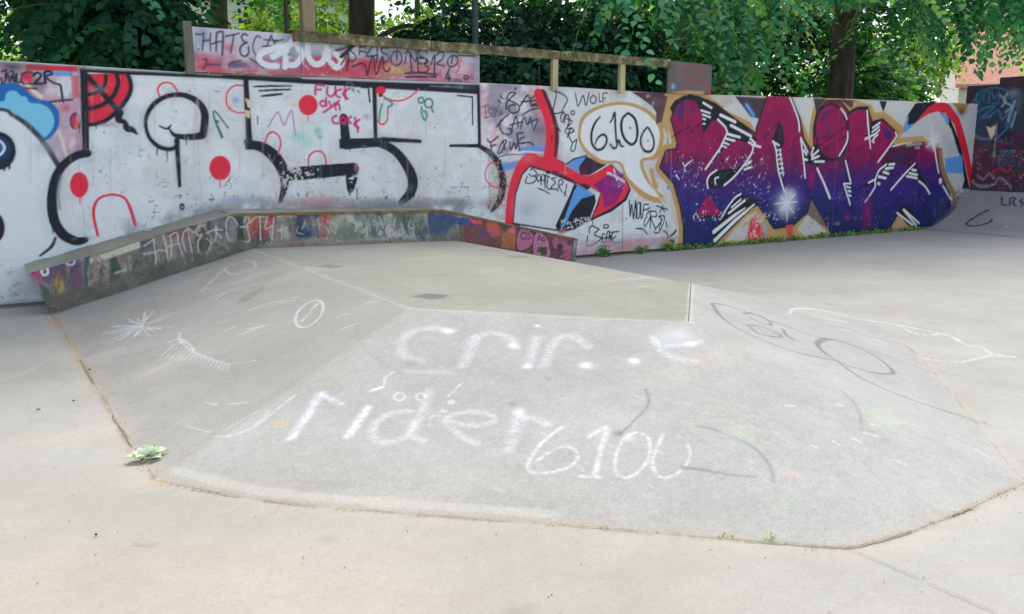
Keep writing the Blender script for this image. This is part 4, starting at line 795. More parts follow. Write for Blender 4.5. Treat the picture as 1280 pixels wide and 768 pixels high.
L = catmull(plan_edge([(x + (20 if i < 1 else 0), y - 9) for i, (x, y) in enumerate(E_FRONT[:4])]), 6)
G_.S(L, [.02] + [.07 * RS.uniform(.7, 1.2) for _ in L[2:]] + [.02], 'b6b3ab', a=.55, soft=.35, wear=.2)
for A_, B_ in ((fa, fb), (fb, fc), (fc, fd), (gB, fb)):
    L = [(x + RS.uniform(-.006, .006), y + RS.uniform(-.006, .006)) for x, y in along(A_, B_, 30)]; k_ = .4 if A_ is gB else 1
    G_.S(L, .035, 'c0bdb2', a=.55 * k_, soft=.4, wear=.3); G_.S(L, .012, '77746c', a=.55 * k_, soft=.3, wear=.38)
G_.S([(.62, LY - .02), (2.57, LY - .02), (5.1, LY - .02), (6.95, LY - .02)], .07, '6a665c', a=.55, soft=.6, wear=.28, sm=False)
G_.F(.60, -1.25, .05, .4, 'bd9a58', .7, wear=.44); G_.F(.62, -2.6, .05, .9, 'b09a70', .4, wear=.42); G_.F(.68, -5.9, .05, .04, 'b09060', .7, wear=.3)
G_.F(.3, -.1, .6, .12, '5a554c', .6)  # soft shade left of the ledge end, painted into the ground colour
for (x0, y0), (x1, y1) in zip(((2.94, -8.18), (2.55, -4.6), (1.0, -7.2), (-.6, -5.6)), ((3.6, -8.9), (2.5, -4.2), (1.9, -8.4), (.4, -6.6))): G_.S(along((x0, y0), (x1, y1), 8), .02, 'a59b8e', a=.35, soft=.4, wear=.35)
for i in range(40):
    x, y = RS.uniform(-2, 8), RS.uniform(-9.6, -1); G_.F(x, y, RS.uniform(.1, .5), RS.uniform(.05, .25), ['c2bab0', 'a49c92', 'bdb0a2', '9c968e'][i % 4], .28, wear=.3)
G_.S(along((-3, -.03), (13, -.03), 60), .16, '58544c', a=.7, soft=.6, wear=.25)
# ------------------------------------------------------------------ ground, earth behind the wall
M_ground = concrete("pale_worn_concrete", 0.10, 150, 0.25); M_box = concrete("rough_ramp_concrete", 0.17, 140, 0.45)
def grid(P, C=None, flip=False):
    nv, nu = P.shape[:2]; i = np.arange(nv * nu).reshape(nv, nu)
    F = np.stack([i[:-1, :-1], i[:-1, 1:], i[1:, 1:], i[1:, :-1]], -1).reshape(-1, 4)
    if flip: F = F[:, ::-1]
    return P.reshape(-1, 3), F, (None if C is None else C.reshape(-1, 3))
def join(parts):
    V, F, C = [], [], []; n = 0
    for v, f, c in parts: V.append(v); F.append(f + n); C.append(c if c is not None else np.full((len(v), 3), .4)); n += len(v)
    return np.concatenate(V), np.concatenate(F), np.concatenate(C)
def smooth_bins(edges):
    out = [edges[0][0]]
    for a, b, st in edges: out += list(np.linspace(a, b, max(int(round((b - a) / st)), 1) + 1)[1:])
    return np.array(out)
gx = smooth_bins([(-80, -8, 12), (-8, -3, .5), (-3, 9, .028), (9, 13, .05), (13, 20, .5), (20, 80, 12)])
gy = smooth_bins([(-80, -14, 11), (-14, -9.9, .5), (-9.9, -6.2, .024), (-6.2, .05, .04)])
X, Y = np.meshgrid(gx, gy); Zg = (np.sin(X * .9 + 1) * np.cos(Y * .7) * .0012) * ((X > -8) & (X < 20))
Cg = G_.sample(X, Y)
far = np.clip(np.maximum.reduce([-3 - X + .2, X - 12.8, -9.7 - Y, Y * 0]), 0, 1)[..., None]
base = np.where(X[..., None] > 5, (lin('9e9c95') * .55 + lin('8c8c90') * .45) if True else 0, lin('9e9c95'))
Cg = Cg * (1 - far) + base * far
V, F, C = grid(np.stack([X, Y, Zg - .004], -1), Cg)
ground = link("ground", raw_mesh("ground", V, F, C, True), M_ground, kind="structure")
M_earth = plain("leaf_mould_and_grass", '4c5436', .95, .4, 3, .4)
e = MB(); e.v = [(-120, .05, -.02), (160, .05, -.02), (160, 300, -.02), (-120, 300, -.02)]; e.f = [[0, 1, 2, 3]]
link("earth", e.mesh("earth"), M_earth, kind="structure")

# ------------------------------------------------------------------ long painted wall of full-height panels
M_panel = painted("spray_painted_panel", .62, .05, 55, .10, 40); M_back = plain("raw_panel_back", '6a665e', .9, .2)
wall = empty("graffiti_wall", (7, 0, 0), label="long white panel wall covered in black, red and purple graffiti", cat="wall")
TOPX = [-6.4, .2, 2.27, 5.92, 7.5, 9.2, 12.5, 17.5]; TOPZ = [2.50, 2.465, 2.415, 2.44, 2.43, 2.40, 2.43, 2.44]
seams = [2.27 + 1.22 * n for n in range(-7, 13)] + [17.5]
rr = np.random.RandomState(3)
for i in range(len(seams) - 1):
    a, b = seams[i] + .0008, seams[i + 1] - .0008; mid = (a + b) / 2
    st = .0095 if -0.2 < mid < 6 else (.011 if 6 <= mid < 10.5 else (.014 if mid >= 10.5 else .04))
    us = np.linspace(a, b, max(int((b - a) / st), 4)); n_v = int(2.44 / st); y0 = rr.uniform(-.0015, .0015); zb = .012 + (0.02 if 7.3 < mid < 9.0 else 0)
    tops = np.interp(us, TOPX, TOPZ); s01 = np.linspace(0, 1, n_v)[:, None]
    Zp = zb + (tops[None] - zb) * s01; Xp = np.repeat(us[None], n_v, 0)
    warp = .003 * np.sin((Xp - a) / (b - a) * np.pi) * np.sin(Zp * 1.3 + i)
    front = grid(np.stack([Xp, np.full_like(Xp, y0) - warp, Zp], -1), W.sample(Xp, Zp))
    th = .045; sc = np.array([.42, .41, .40], np.float32)
    def strip(p, q, c):                               # ruled strip between two rows of points
        return grid(np.stack([p, q], 0), np.repeat(np.asarray(c, np.float32)[None], 2, 0) if np.ndim(c) == 2 else np.broadcast_to(np.asarray(c, np.float32), (2, len(p), 3)).copy())
    topf = np.stack([us, np.full_like(us, y0) - warp[-1], tops], -1); topb = topf.copy(); topb[:, 1] = th
    left = np.stack([np.full(n_v, a), np.full(n_v, y0) - warp[:, 0], Zp[:, 0]], -1); leftb = left.copy(); leftb[:, 1] = th
    right = np.stack([np.full(n_v, b), np.full(n_v, y0) - warp[:, -1], Zp[:, -1]], -1); rightb = right.copy(); rightb[:, 1] = th
    back = np.array([[[b, th, zb], [a, th, zb]], [[b, th, tops[-1]], [a, th, tops[0]]]]); bk = grid(back, np.full((2, 2, 3), .25))
    V, F, C = join([front, strip(topf, topb, sc), strip(leftb, left, sc * 1.2), strip(right, rightb, sc * 1.2), bk])
    link("panel", raw_mesh("panel", V, F, C, False), M_panel, wall)
M_post = plain("weathered_timber", '8d8264', .85, .25, 5, .3, (1, 1, .15))
for n in range(-6, 13, 2):
    m = MB(); x = 2.27 + 1.22 * n; m.box((x, .105, 1.19), (.09, .09, 2.38)); link("stud", m.mesh("stud"), M_back, wall)

# ------------------------------------------------------------------ raised board above the left half
board = empty("upper_board", (4.1, 0, 2.43), label="raised narrow board reading HATE above the wall, smeared red and grey", cat="board")
def board_top(x): return 2.905 + (x - 2.28) * (-.008)
def board_bot(x): return 2.425 + (x - 2.28) * .004
bx_ = [2.28, 3.49, 4.71, 5.905]
for i in range(3):
    us = np.linspace(bx_[i] + .002, bx_[i + 1] - .002, 125); n_v = 52; s01 = np.linspace(0, 1, n_v)[:, None]
    Zp = board_bot(us)[None] + (board_top(us) - board_bot(us))[None] * s01; Xp = np.repeat(us[None], n_v, 0)
    front = grid(np.stack([Xp, np.full_like(Xp, -.030 - .002 * (i % 2)), Zp], -1), BD.sample(Xp, Zp))
    f0 = np.stack([us, np.full_like(us, -.030 - .002 * (i % 2)), Zp[-1]], -1); f1 = f0.copy(); f1[:, 1] = -.008
    g0 = f0.copy(); g0[:, 2] = Zp[0]; g1 = g0.copy(); g1[:, 1] = -.008
    e0 = np.stack([np.full(n_v, us[0]), np.full(n_v, -.008), Zp[:, 0]], -1); e1 = e0.copy(); e1[:, 1] = -.030
    h0 = np.stack([np.full(n_v, us[-1]), np.full(n_v, -.030), Zp[:, -1]], -1); h1 = h0.copy(); h1[:, 1] = -.008
    bk = grid(np.stack([np.stack([us[::-1], np.full_like(us, -.008), Zp[0][::-1]], -1), np.stack([us[::-1], np.full_like(us, -.008), Zp[-1][::-1]], -1)]), np.full((2, len(us), 3), .3))
    V, F, C = join([front, strip(f0, f1, (.35, .34, .33)), strip(g1, g0, (.3, .3, .3)), strip(e0, e1, (.3, .3, .3)), strip(h0, h1, (.3, .3, .3)), bk])
    link("panel", raw_mesh("board_panel", V, F, C), M_panel, board)
m = MB(); m.box((2.235, .0, 2.68), (.085, .07, .56)); link("post", m.mesh("post"), plain("grey_old_wood", '6c6a60', .9, .25, 6, .3, (1, 1, .2)), board)
for x in (2.33, 3.44, 3.54, 4.66, 4.76, 5.86):
    for dz in (.06, .4):
        m = MB(); m.tube([(x, -.036, board_bot(x) + dz), (x, -.03, board_bot(x) + dz)], [.008, .008], 6); link("screw", m.mesh("screw"), M_back, board)

# ------------------------------------------------------------------ timber rail with posts over the wall
M_rail = Mat("lichen_covered_beam", .9); f_ = M_rail.noise(7, 6, .7)
M_rail.color(M_rail.ramp(f_, [(.3, lin('3e3d30')), (.45, lin('5c5944')), (.56, lin('787254')), (.64, lin('a8a07c')), (.72, lin('66614a'))])); M_rail.bump(M_rail.noise(22, 5), .5, .02)
rail = empty("timber_rail", (6.3, 0, 2.4), label="mossy timber beam on short posts running above the wall", cat="rail")
p0 = on_y(370, 45, -.06); p1 = on_y(836, 80, -.06)
for i, (u0, u1) in enumerate(((0, .30), (.302, .645), (.647, 1.0))):
    m = MB(); nseg = 9; rows = []
    for k in range(nseg + 1):
        t = u0 + (u1 - u0) * k / nseg; P_ = p0 + (p1 - p0) * t; hh = .058 + rr.uniform(-.004, .004)
        jy = rr.uniform(-.004, .004); rows.append([(P_[0], -.115 + jy, P_[2] - hh), (P_[0], -.035, P_[2] - hh + .0), (P_[0], -.035, P_[2] + hh), (P_[0], -.115 + jy, P_[2] + hh + rr.uniform(-.004, .006))])
    for r_ in rows: m.v += r_
    for k in range(nseg):
        for q in range(4): m.f.append([k * 4 + q, k * 4 + (q + 1) % 4, k * 4 + 4 + (q + 1) % 4, k * 4 + 4 + q][::-1])
    m.f.append([0, 1, 2, 3]); m.f.append([nseg * 4 + q for q in (3, 2, 1, 0)])
    link("beam", m.mesh("beam"), M_rail.m, rail)
for t_ in (.05, .29, .31, .50, .63, .66, .84, .97):
    P_ = p0 + (p1 - p0) * t_; m = MB(); m.tube([(P_[0], -.122, P_[2] + .01), (P_[0], -.11, P_[2] + .01)], [.014, .014], 8); link("bolt", m.mesh("bolt"), plain("rusty_bolt", '5c4838', .7, .2), rail)
M_pp = plain("pale_weathered_post", 'b4aa84', .85, .2, 6, .3, (1, 1, .2))
for px, w_ in ((689, .085), (773, .09)):
    a = on_y(px, 90, 0.0); m = MB(); m.box((a[0], .005 - .082, 2.60), (w_, .06, .46)); link("post", m.mesh("post"), M_pp, rail)
m = MB(); a = on_y(384, 20, .12); m.box((a[0], .12, 2.0), (.15, .13, 4.0)); link("tall_post", m.mesh("tall_post"), M_post, rail)
m = MB(); m.box((p0[0] - .02, -.075, p0[2] + .0), (.03, .11, .125)); link("end_cap", m.mesh("end_cap"), plain("rusty_cap", '7a5a44', .8, .25), rail)

# ------------------------------------------------------------------ grey board
gb0, gb1 = 9.20, 10.10
us = np.linspace(gb0, gb1, 60); vs = np.linspace(2.405, 2.885, 36); Xp, Zp = np.meshgrid(us, vs); Zp = Zp - (Xp - gb0) * .03 * ((Zp - 2.405) / .48)
front = grid(np.stack([Xp, np.full_like(Xp, -.02), Zp], -1), GB.sample(Xp, Zp))
f0 = np.stack([us, np.full_like(us, -.02), Zp[-1]], -1); f1 = f0.copy(); f1[:, 1] = .01
e0 = np.stack([np.full(36, gb0), np.full(36, .01), Zp[:, 0]], -1); e1 = e0.copy(); e1[:, 1] = -.02
h0 = np.stack([np.full(36, gb1), np.full(36, -.02), Zp[:, -1]], -1); h1 = h0.copy(); h1[:, 1] = .01
bk = grid(np.array([[[gb1, .01, 2.405], [gb0, .01, 2.405]], [[gb1, .01, 2.858], [gb0, .01, 2.885]]]), np.full((2, 2, 3), .2))
V, F, C = join([front, strip(f0, f1, (.3, .3, .3)), strip(e0, e1, (.25, .25, .25)), strip(h0, h1, (.25, .25, .25)), bk])
link("grey_board", raw_mesh("grey_board", V, F, C), M_panel, label="small grey board sprayed with red scribble above the purple lettering", cat="board")

# ------------------------------------------------------------------ quarter pipe and cross wall at the far end
M_qp = concrete("dark_ramp_concrete", .12, 60, .25)
R_ = 1.94; n_s = 26; sx = np.concatenate([np.linspace(15.95, 17.44, n_s)]); sz = R_ - np.sqrt(np.maximum(R_ ** 2 - (sx - 15.95) ** 2, 0)); sz = sz * .71 / sz[-1] + .001
sx = np.append(sx, [17.46, 17.9]); sz = np.append(sz, [.715, .717])
yy = np.linspace(-9, -.004, 120); Xq = np.repeat(sx[:, None], 120, 1); Zq = np.repeat(sz[:, None], 120, 1); Yq = np.repeat(yy[None], len(sx), 0)
nq = vnoise(len(sx), 120, 5)[..., None]; Cq = lin('908e90') * (.9 + .25 * nq)
V, F, C = grid(np.stack([Xq, Yq, Zq], -1), Cq, flip=True)
qp = empty("quarter_pipe", (17, -4.5, 0), label="curved concrete quarter pipe ramp rising at the far right end", cat="ramp")
link("transition", raw_mesh("transition", V, F, C, True), M_qp, qp)
M_mark = plain("dark_spray_mark", '4c4a4c', .9, .2); 
def ribbon(pts, w, zoff, name, mat, parent, hf):
    P_ = catmull(pts, 6); V = []; Fq = []
    for k, (x, y) in enumerate(P_):
        q = P_[min(k + 1, len(P_) - 1)]; r_ = P_[max(k - 1, 0)]; dx, dy = q[0] - r_[0], q[1] - r_[1]; L = math.hypot(dx, dy) + 1e-9
        ww = w * (.6 + .6 * abs(math.sin(k * .9)))
        for s_ in (-1, 1): xx, yy_ = x - dy / L * ww * s_ / 2, y + dx / L * ww * s_ / 2; V.append((xx, yy_, float(hf(xx, yy_)) + zoff))
        if k: Fq.append([2 * k - 2, 2 * k, 2 * k + 1, 2 * k - 1])
    link(name, raw_mesh(name, V, Fq), mat, parent)
hq = lambda x, y: np.interp(x, sx, sz)
def qpt(px, py):
    D = ray(px, py) / FOCAL
    for t in np.linspace(8, 40, 3000):
        P_ = CAM + D * t
        if P_[2] <= (hq(P_[0], 0) if P_[0] > 15.95 else 0): return (P_[0], P_[1])
ribbon([qpt(x, y) for x, y in ((1236, 263), (1222, 270), (1208, 280), (1218, 283), (1236, 279), (1240, 274))], .05, .006, "ring_mark", M_mark, qp, hq)
M_mk2 = plain("violet_spray_mark", '5c4c66', .9, .2)
for pl in (((1252, 247), (1253, 257), (1259, 257)), ((1262, 258), (1263, 249), (1269, 250), (1266, 254), (1270, 259)), ((1279, 249), (1275, 252), (1279, 256), (1275, 259))): ribbon([qpt(*p) for p in pl], .04, .006, "letter_mark", M_mk2, qp, hq)
cross = empty("cross_wall", (17.5, -3, .7), label="dark wall with blue scrawls standing on the quarter pipe, far right", cat="wall")
for i, (ya, yb, zt) in enumerate(((.25, -.40, 2.80), (-.405, -1.62, 2.93), (-1.625, -2.84, 2.93), (-2.845, -4.06, 2.92), (-4.065, -5.3, 2.93))):
    nu = 70 if i < 3 else 12; nvv = 150 if i < 3 else 12
    ys = np.linspace(ya, yb, nu); zs = np.linspace(.70, zt, nvv); Yp, Zp = np.meshgrid(ys, zs); xx = XW - .004 * (i % 2)
    front = grid(np.stack([np.full_like(Yp, xx), Yp, Zp], -1), CW.sample(-Yp, Zp))
    t0 = np.stack([np.full(nu, xx), ys, np.full(nu, zt)], -1); t1 = t0.copy(); t1[:, 0] += .08
    s0 = np.stack([np.full(nvv, xx), np.full(nvv, yb), zs], -1); s1 = s0.copy(); s1[:, 0] += .08
    q0 = np.stack([np.full(nvv, xx + .08), np.full(nvv, ya), zs], -1); q1 = q0.copy(); q1[:, 0] -= .08
    V, F, C = join([front, strip(t0, t1, (.2, .18, .19)), strip(s0, s1, (.12, .12, .13)), strip(q0, q1, (.12, .12, .13))])
    link("panel", raw_mesh("cross_panel", V, F, C), M_panel, cross)

# ------------------------------------------------------------------ funbox: slabs with open joints
box = empty("skate_funbox", (3.9, -4, 0), label="low concrete funbox with flat top and chalk-marked sloping sides", cat="ramp")
def edge_of(pl, n):
    P_ = np.array([on_z(*p) for p in pl]); d = np.append(0, np.cumsum(np.linalg.norm(np.diff(P_, axis=0), axis=1))); t = np.linspace(0, d[-1], n)
    return np.stack([np.interp(t, d, P_[:, i]) - (.004 if i == 2 else 0) for i in range(3)], -1)
def patch(q, nu, nv, edge=None):
    q = [np.array(p, float) for p in q]
    if len(q) == 3: q.append(q[2].copy())
    if edge is not None:
        e = edge_of(edge, nu); q = [e, e, q[2], q[3]]; e = e[None]
        s = np.linspace(0, 1, nu)[None, :, None]; t = np.linspace(0, 1, nv)[:, None, None]; P_ = e * (1 - t) + (q[3] * (1 - s) + q[2] * s) * t
        return P_ + np.array([0, 0, 1.0]) * (vnoise(nv, nu, 25)[..., None] - .3) * .007 * np.minimum(np.minimum(np.minimum(s * 12, (1 - s) * 12), np.minimum(t * 12, (1 - t) * 12)), 1.0)
    s = np.linspace(0, 1, nu)[None, :, None]; t = np.linspace(0, 1, nv)[:, None, None]
    P_ = (q[0] * (1 - s) + q[1] * s) * (1 - t) + (q[3] * (1 - s) + q[2] * s) * t
    hh = (vnoise(nv, nu, 25)[..., None] - .3) * .007
    return P_ + np.array([0, 0, 1.0]) * hh * np.minimum(np.minimum(np.minimum(s * 12, (1 - s) * 12), np.minimum(t * 12, (1 - t) * 12)), 1.0)
def slab(name, quads, skirts=()):
    parts = []
    for q, nu, nv, *ed in quads:
        P_ = patch(q, nu, nv, *ed); parts.append(grid(P_, G_.sample(P_[..., 0], P_[..., 1])))
    for A_, B_ in skirts:
        A_, B_ = np.array(A_, float), np.array(B_, float); E0 = A_ + (B_ - A_) * np.linspace(0, 1, 30)[:, None]
        parts.append(grid(np.stack([E0 - np.array([0, 0, .09]), E0]), np.full((2, 30, 3), .34)))
    V, F, C = join(parts); return link(name, raw_mesh(name, V, F, C, False), M_box, box)
slab("left_slope", [([gP, gB, fb, fa], 480, 190)], [(fb, fa)])
slab("front_slope", [([gB, gC, fc, fb], 380, 270, E_FRONT), ([gC, gD, fc], 120, 150, E_CORN)], [(fc, fb)])
slab("right_front_slope", [([gD, gF, fd, fc], 330, 200)], [(fd, fc)])
slab("right_slope", [([gF, gG, fe, fd], 90, 40)], [(fe, fd)])
cen = np.mean([fa, fb, fc, fd, fe], 0)
ta, tb_, tc, td, te = [np.array(p) + (cen - np.array(p)) * .002 for p in (fa, fb, fc, fd, fe)]
slab("top_slab", [([ta, tb_, td, te], 200, 110), ([tb_, tc, td], 130, 130)], [(ta, tb_), (tb_, tc), (tc, td), (td, te)])

# ------------------------------------------------------------------ ledge hugging the wall over the funbox
ledge = empty("grind_ledge", (3.7, -.4, 0), label="painted concrete ledge following the funbox along the wall foot", cat="ledge")
M_ledge = painted("painted_ledge_concrete", .85, .14, 45, .35, 60); M_rust = plain("rusty_edge_angle", '7a6848', .7, .35, 9, .4)
LTx = [.45, 2.41, 4.97, 6.99]; LTz = [.415, .905, .845, .375]; LBx = [.61, 2.57, 5.10, 6.95]; LBz = [-.01, .525, .465, .062]
for i in range(3):
    n = (210, 270, 200)[i]; t = np.linspace(0, 1, n); nvv = 46
    bt = np.stack([LBx[i] + (LBx[i + 1] - LBx[i]) * t, np.full(n, LY), LBz[i] + (LBz[i + 1] - LBz[i]) * t - .01], -1)
    tp = np.stack([LTx[i] + (LTx[i + 1] - LTx[i]) * t, np.full(n, LY + .004), LTz[i] + (LTz[i + 1] - LTz[i]) * t], -1)
    s01 = np.linspace(0, 1, nvv)[:, None, None]; P_ = bt[None] * (1 - s01) + tp[None] * s01
    P_[..., 1] += (vnoise(nvv, n, 14) - .5) * .010 * np.sin(s01[..., 0] * 3.14)
    front = grid(P_, LG.sample(P_[..., 0], P_[..., 2]))
    nd = 20; d01 = np.linspace(0, 1, nd)[:, None, None]; tb = tp.copy(); tb[:, 1] = -.012
    T_ = tp[None] * (1 - d01) + tb[None] * d01; T_[..., 2] += (vnoise(nd, n, 9) - .5) * .012
    nn = vnoise(nd, n, 16)[..., None]; n2 = vnoise(nd, n, 40)[..., None]; ct = lin('8a877e') * (.75 + .3 * nn + .25 * n2)
    if i == 0: ct = ct * (1 - .3 * (n2 > .6)) + lin('8c9070') * .3 * (n2 > .6)
    top = grid(T_, ct)
    parts = [front, top]
    if i in (0, 2):
        k = 0 if i == 0 else -1; bb = bt[k].copy(); bb[1] = -.012; q = np.array([[bb, bt[k]], [tb[k], tp[k]]]) if i == 0 else np.array([[bt[k], bb], [tp[k], tb[k]]])
        cap = np.full((2, 2, 3), .3); cap[:] = lin('7c7a70'); parts.append(grid(q, cap))
    V, F, C = join(parts); seg = link("ledge_block", raw_mesh("ledge_block", V, F, C), M_ledge, ledge)
    m = MB(); r0, r1 = tp[0], tp[-1]; dz = .022
    for k in range(13):
        q = r0 + (r1 - r0) * k / 12; j = rr.uniform(-.002, .002)
        m.v += [(q[0], LY - .006 + j, q[2] - dz), (q[0], LY - .006 + j, q[2] + .006), (q[0], LY + .05, q[2] + .007)]
        if k: a_ = 3 * k; m.f += [[a_ - 3, a_, a_ + 1, a_ - 2], [a_ - 2, a_ + 1, a_ + 2, a_ - 1]]
    if i: link("edge_strip", m.mesh("edge_strip"), M_rust, ledge)
# ------------------------------------------------------------------ trees, bushes, weeds
def leaf_mat(name, trans=.5, rough=.45):
    M = Mat(name, rough, .35); at = M.n('ShaderNodeVertexColor', layer_name='paint'); M.l(at.outputs[0], M.b.inputs['Base Color'])
    tr = M.n('ShaderNodeBsdfTranslucent'); hv = M.n('ShaderNodeMix', data_type='RGBA', blend_type='MULTIPLY'); hv.inputs[0].default_value = 1.0
    M.l(at.outputs[0], hv.inputs[6]); hv.inputs[7].default_value = (1.45, 1.5, .65, 1); M.l(hv.outputs[2], tr.inputs['Color'])
    mx = M.n('ShaderNodeMixShader'); mx.inputs[0].default_value = trans
    M.l(M.b.outputs[0], mx.inputs[1]); M.l(tr.outputs[0], mx.inputs[2]); M.l(mx.outputs[0], M.t.nodes['Material Output'].inputs['Surface']); return M.m
M_leaf = leaf_mat("lime_leaf"); M_dark = leaf_mat("dark_evergreen_leaf", .2, .4)
LT = np.array([(0, 0, 0), (-.40, .30, .07), (0, .42, -.03), (.40, .30, .07), (-.30, .72, .03), (.30, .72, .03), (0, 1.05, -.10)], np.float32)
LFc = np.array([(0, 2, 1), (0, 3, 2), (1, 2, 4), (2, 3, 5), (4, 2, 6), (2, 5, 6)])
LT2 = np.array([(0, 0, 0), (-.17, .45, .04), (.17, .45, .04), (0, 1.0, -.06)], np.float32); LF2 = np.array([(0, 2, 1), (1, 2, 3)])
def nrm(a): return a / (np.linalg.norm(a, axis=-1, keepdims=True) + 1e-9)
def leaf_arrays(pos, ax, nm, size, cols, narrow=False):
    ax = nrm(ax); sd = nrm(np.cross(ax, nm)); up = np.cross(sd, ax)
    T, Fc = (LT2, LF2) if narrow else (LT, LFc); n = len(pos); k = len(T)
    V = pos[:, None] + size[:, None, None] * (T[None, :, 0:1] * sd[:, None] + T[None, :, 1:2] * ax[:, None] + T[None, :, 2:3] * up[:, None])
    F = (np.arange(n) * k)[:, None, None] + Fc[None]
    return V.reshape(-1, 3), F.reshape(-1, 3), np.repeat(cols, k, 0)
def palette(n, cs, rs, jit=.25):
    c = np.array([lin(x) for x in cs]); i = rs.randint(0, len(c), n); j = rs.randint(0, len(c), n); t = rs.rand(n, 1)
    return (c[i] * (1 - t) + c[j] * t) * (1 + rs.uniform(-jit, jit, (n, 1)))
def sprays(vols, n, K, leaf, cs, rs, L=(.45, .9), droop=.35, narrow=False, keep=None, stems=None, edge=.45, loose=.42):
    wv = np.array([v[6] if len(v) > 6 else v[3] * v[4] * v[5] for v in vols]); vi = rs.choice(len(vols), n, p=wv / wv.sum()); v = np.array([q[:6] for q in vols])[vi]
    d = nrm(rs.normal(size=(n, 3))); p0 = v[:, :3] + d * v[:, 3:6] * (rs.rand(n, 1) ** edge)
    t = d + rs.normal(size=(n, 3)) * .7; t[:, 2] = t[:, 2] * .35 - droop * rs.rand(n); t = nrm(t)
    ln = rs.uniform(L[0], L[1], (n, 1)); up = nrm(np.array([0, 0, 1.0]) + rs.normal(size=(n, 3)) * .35); sd = nrm(np.cross(t, up)); up = np.cross(sd, t)
    k = np.arange(K); s = (k + .5) / K; sg = np.where(k % 2 == 0, 1.0, -1.0)
    pos = p0[:, None] + t[:, None] * (ln * s)[..., None]; pos[..., 2] -= (ln * s ** 2 * droop * .6)
    ax = .6 * t[:, None] + (.85 * sg)[None, :, None] * sd[:, None] + rs.normal(size=(n, K, 3)) * (.1 + loose * .43); ax[..., 2] -= .35
    nm = up[:, None] + rs.normal(size=(n, K, 3)) * loose
    sz = leaf * rs.uniform(.65, 1.2, (n, K)); cols = np.repeat(palette(n, cs, rs, .42), K, 0) * (1 + rs.uniform(-.25, .25, (n * K, 1)))  # brightness spread between sprays paints in the strongly lit ones
    pos, ax, nm, sz = pos.reshape(-1, 3), ax.reshape(-1, 3), nm.reshape(-1, 3), sz.ravel()
    ok = ~((np.abs(pos[:, 1]) < .16) & (pos[:, 2] < 2.56)) & ~((pos[:, 1] < .1) & (pos[:, 2] < 2.5)) & (pos[:, 2] > .05)
    if keep is not None: ok &= keep(pos)
    if stems is not None:
        for a, b in zip(p0[::3], (p0 + t * ln * .8)[::3]):
            if a[1] > .2 and b[1] > -.4 and min(a[2], b[2]) > 2.6: stems.tube([tuple(a), tuple((a + b) / 2), tuple(b - np.array([0, 0, .05]))], [.006, .005, .003], 3, cap=False)
    return leaf_arrays(pos[ok], ax[ok], nm[ok], sz[ok], np.clip(cols[ok], .005, .6), narrow)
def cat3(L):
    V, F, C = [], [], []; n = 0
    for v, f, c in L: V.append(v); F.append(f + n); C.append(c); n += len(v)
    return np.concatenate(V), np.concatenate(F), np.concatenate(C)
M_bark = plain("furrowed_bark", '5a5148', .95, .4, 6, .8, (1, 1, .22)); M_barkl = plain("pale_bark", '86786a', .95, .3, 6, .7, (1, 1, .22))
def tree(name, label, base, h, r, limbs, vols, upper, mat, barkm, group, n, K, leaf, cs, seed, lean=(0, 0), keep=None, trunkless=False, **k):
    rs = np.random.RandomState(seed); rg = random.Random(seed)
    t = empty(name, (base[0], base[1], -.02), label=label, cat="tree", group=group)
    pts = [(base[0] + lean[0] * s ** 1.2 + rg.uniform(-.03, .03), base[1] + lean[1] * s + rg.uniform(-.03, .03), -.1 + h * s) for s in np.linspace(0, 1, 9)]
    m = MB(); m.tube(pts, [r * (1.35 if i == 0 else 1.08 if i == 1 else 1 - .055 * i) for i in range(9)], 12, rough=.06, rng=rg); link("trunk", m.mesh("trunk", True), barkm, t)
    for q in limbs:
        a = np.array(pts[int(q[3])]); b = np.array(q[:3]); mid = (a + b) / 2 + np.array([0, 0, .25]); m = MB(); rr_ = q[4]
        P_ = catmull([tuple(a), tuple(mid), tuple(b)], 5); m.tube(P_, list(np.linspace(rr_, rr_ * .3, len(P_))), 7, rough=.08, rng=rg); link("limb", m.mesh("limb", True), barkm, t)
    tw = MB(); parts = []
    if n: parts.append(sprays(vols, n, K, leaf, cs, rs, keep=keep, stems=tw, **k))
    if upper: parts.append(sprays(upper[0], upper[1], 6, upper[2], cs, rs, L=(1.0, 1.8), keep=lambda p: p[:, 2] > 4.3 + np.maximum(p[:, 1], 0) * .17))  # unseen high canopy; over the wall it is shaped to shade the ground
    V, F, C = cat3(parts); link("crown", raw_mesh("crown", V, F, C), mat, t)
    if tw.v: link("twigs", tw.mesh("twigs"), barkm, t, kind="stuff")
    return t
GR = "trees behind the painted wall"
LIME = ['306444', '3c7a4c', '5a9852', '2c5a46']; DARK = ['1f4638', '2a5844', '34684a', '244c3c']; YEL = ['86b040', 'a0c448', '6c9c3a', 'bcd468', '5a8a3a']; TEAL = ['357a5c', '529a76', '76b886', '2a6652', '96c884']
tree("lime_tree", "dense dark tree hanging over the wall near its left end", (1.6, 3.6), 8, .2, [(1.2, 1.9, 4.6, 5, .07), (2.3, 2.2, 4.4, 5, .06), (-1.5, 2.6, 5.0, 5, .08), (1.8, 1.3, 3.4, 4, .03)],
     [(1.72, 1.3, 3.35, .62, .55, 1.1), (1.75, 2.2, 3.4, .8, .7, 1.3), (1.35, 2.6, 4.0, .9, .6, .8), (2.25, 2.0, 2.9, .4, .5, .6)], ([(.2, 2.4, 6.6, 3.6, 2.6, 1.7), (-2.5, 1.5, 6.4, 2.5, 2.2, 1.4)], 900, .30), M_leaf, M_bark, GR, 560, 15, .125, ['225244', '2f6850', '38785a', '1f4a40', '4a8c66'], 11, droop=.8, loose=.25, L=(.6, 1.0))
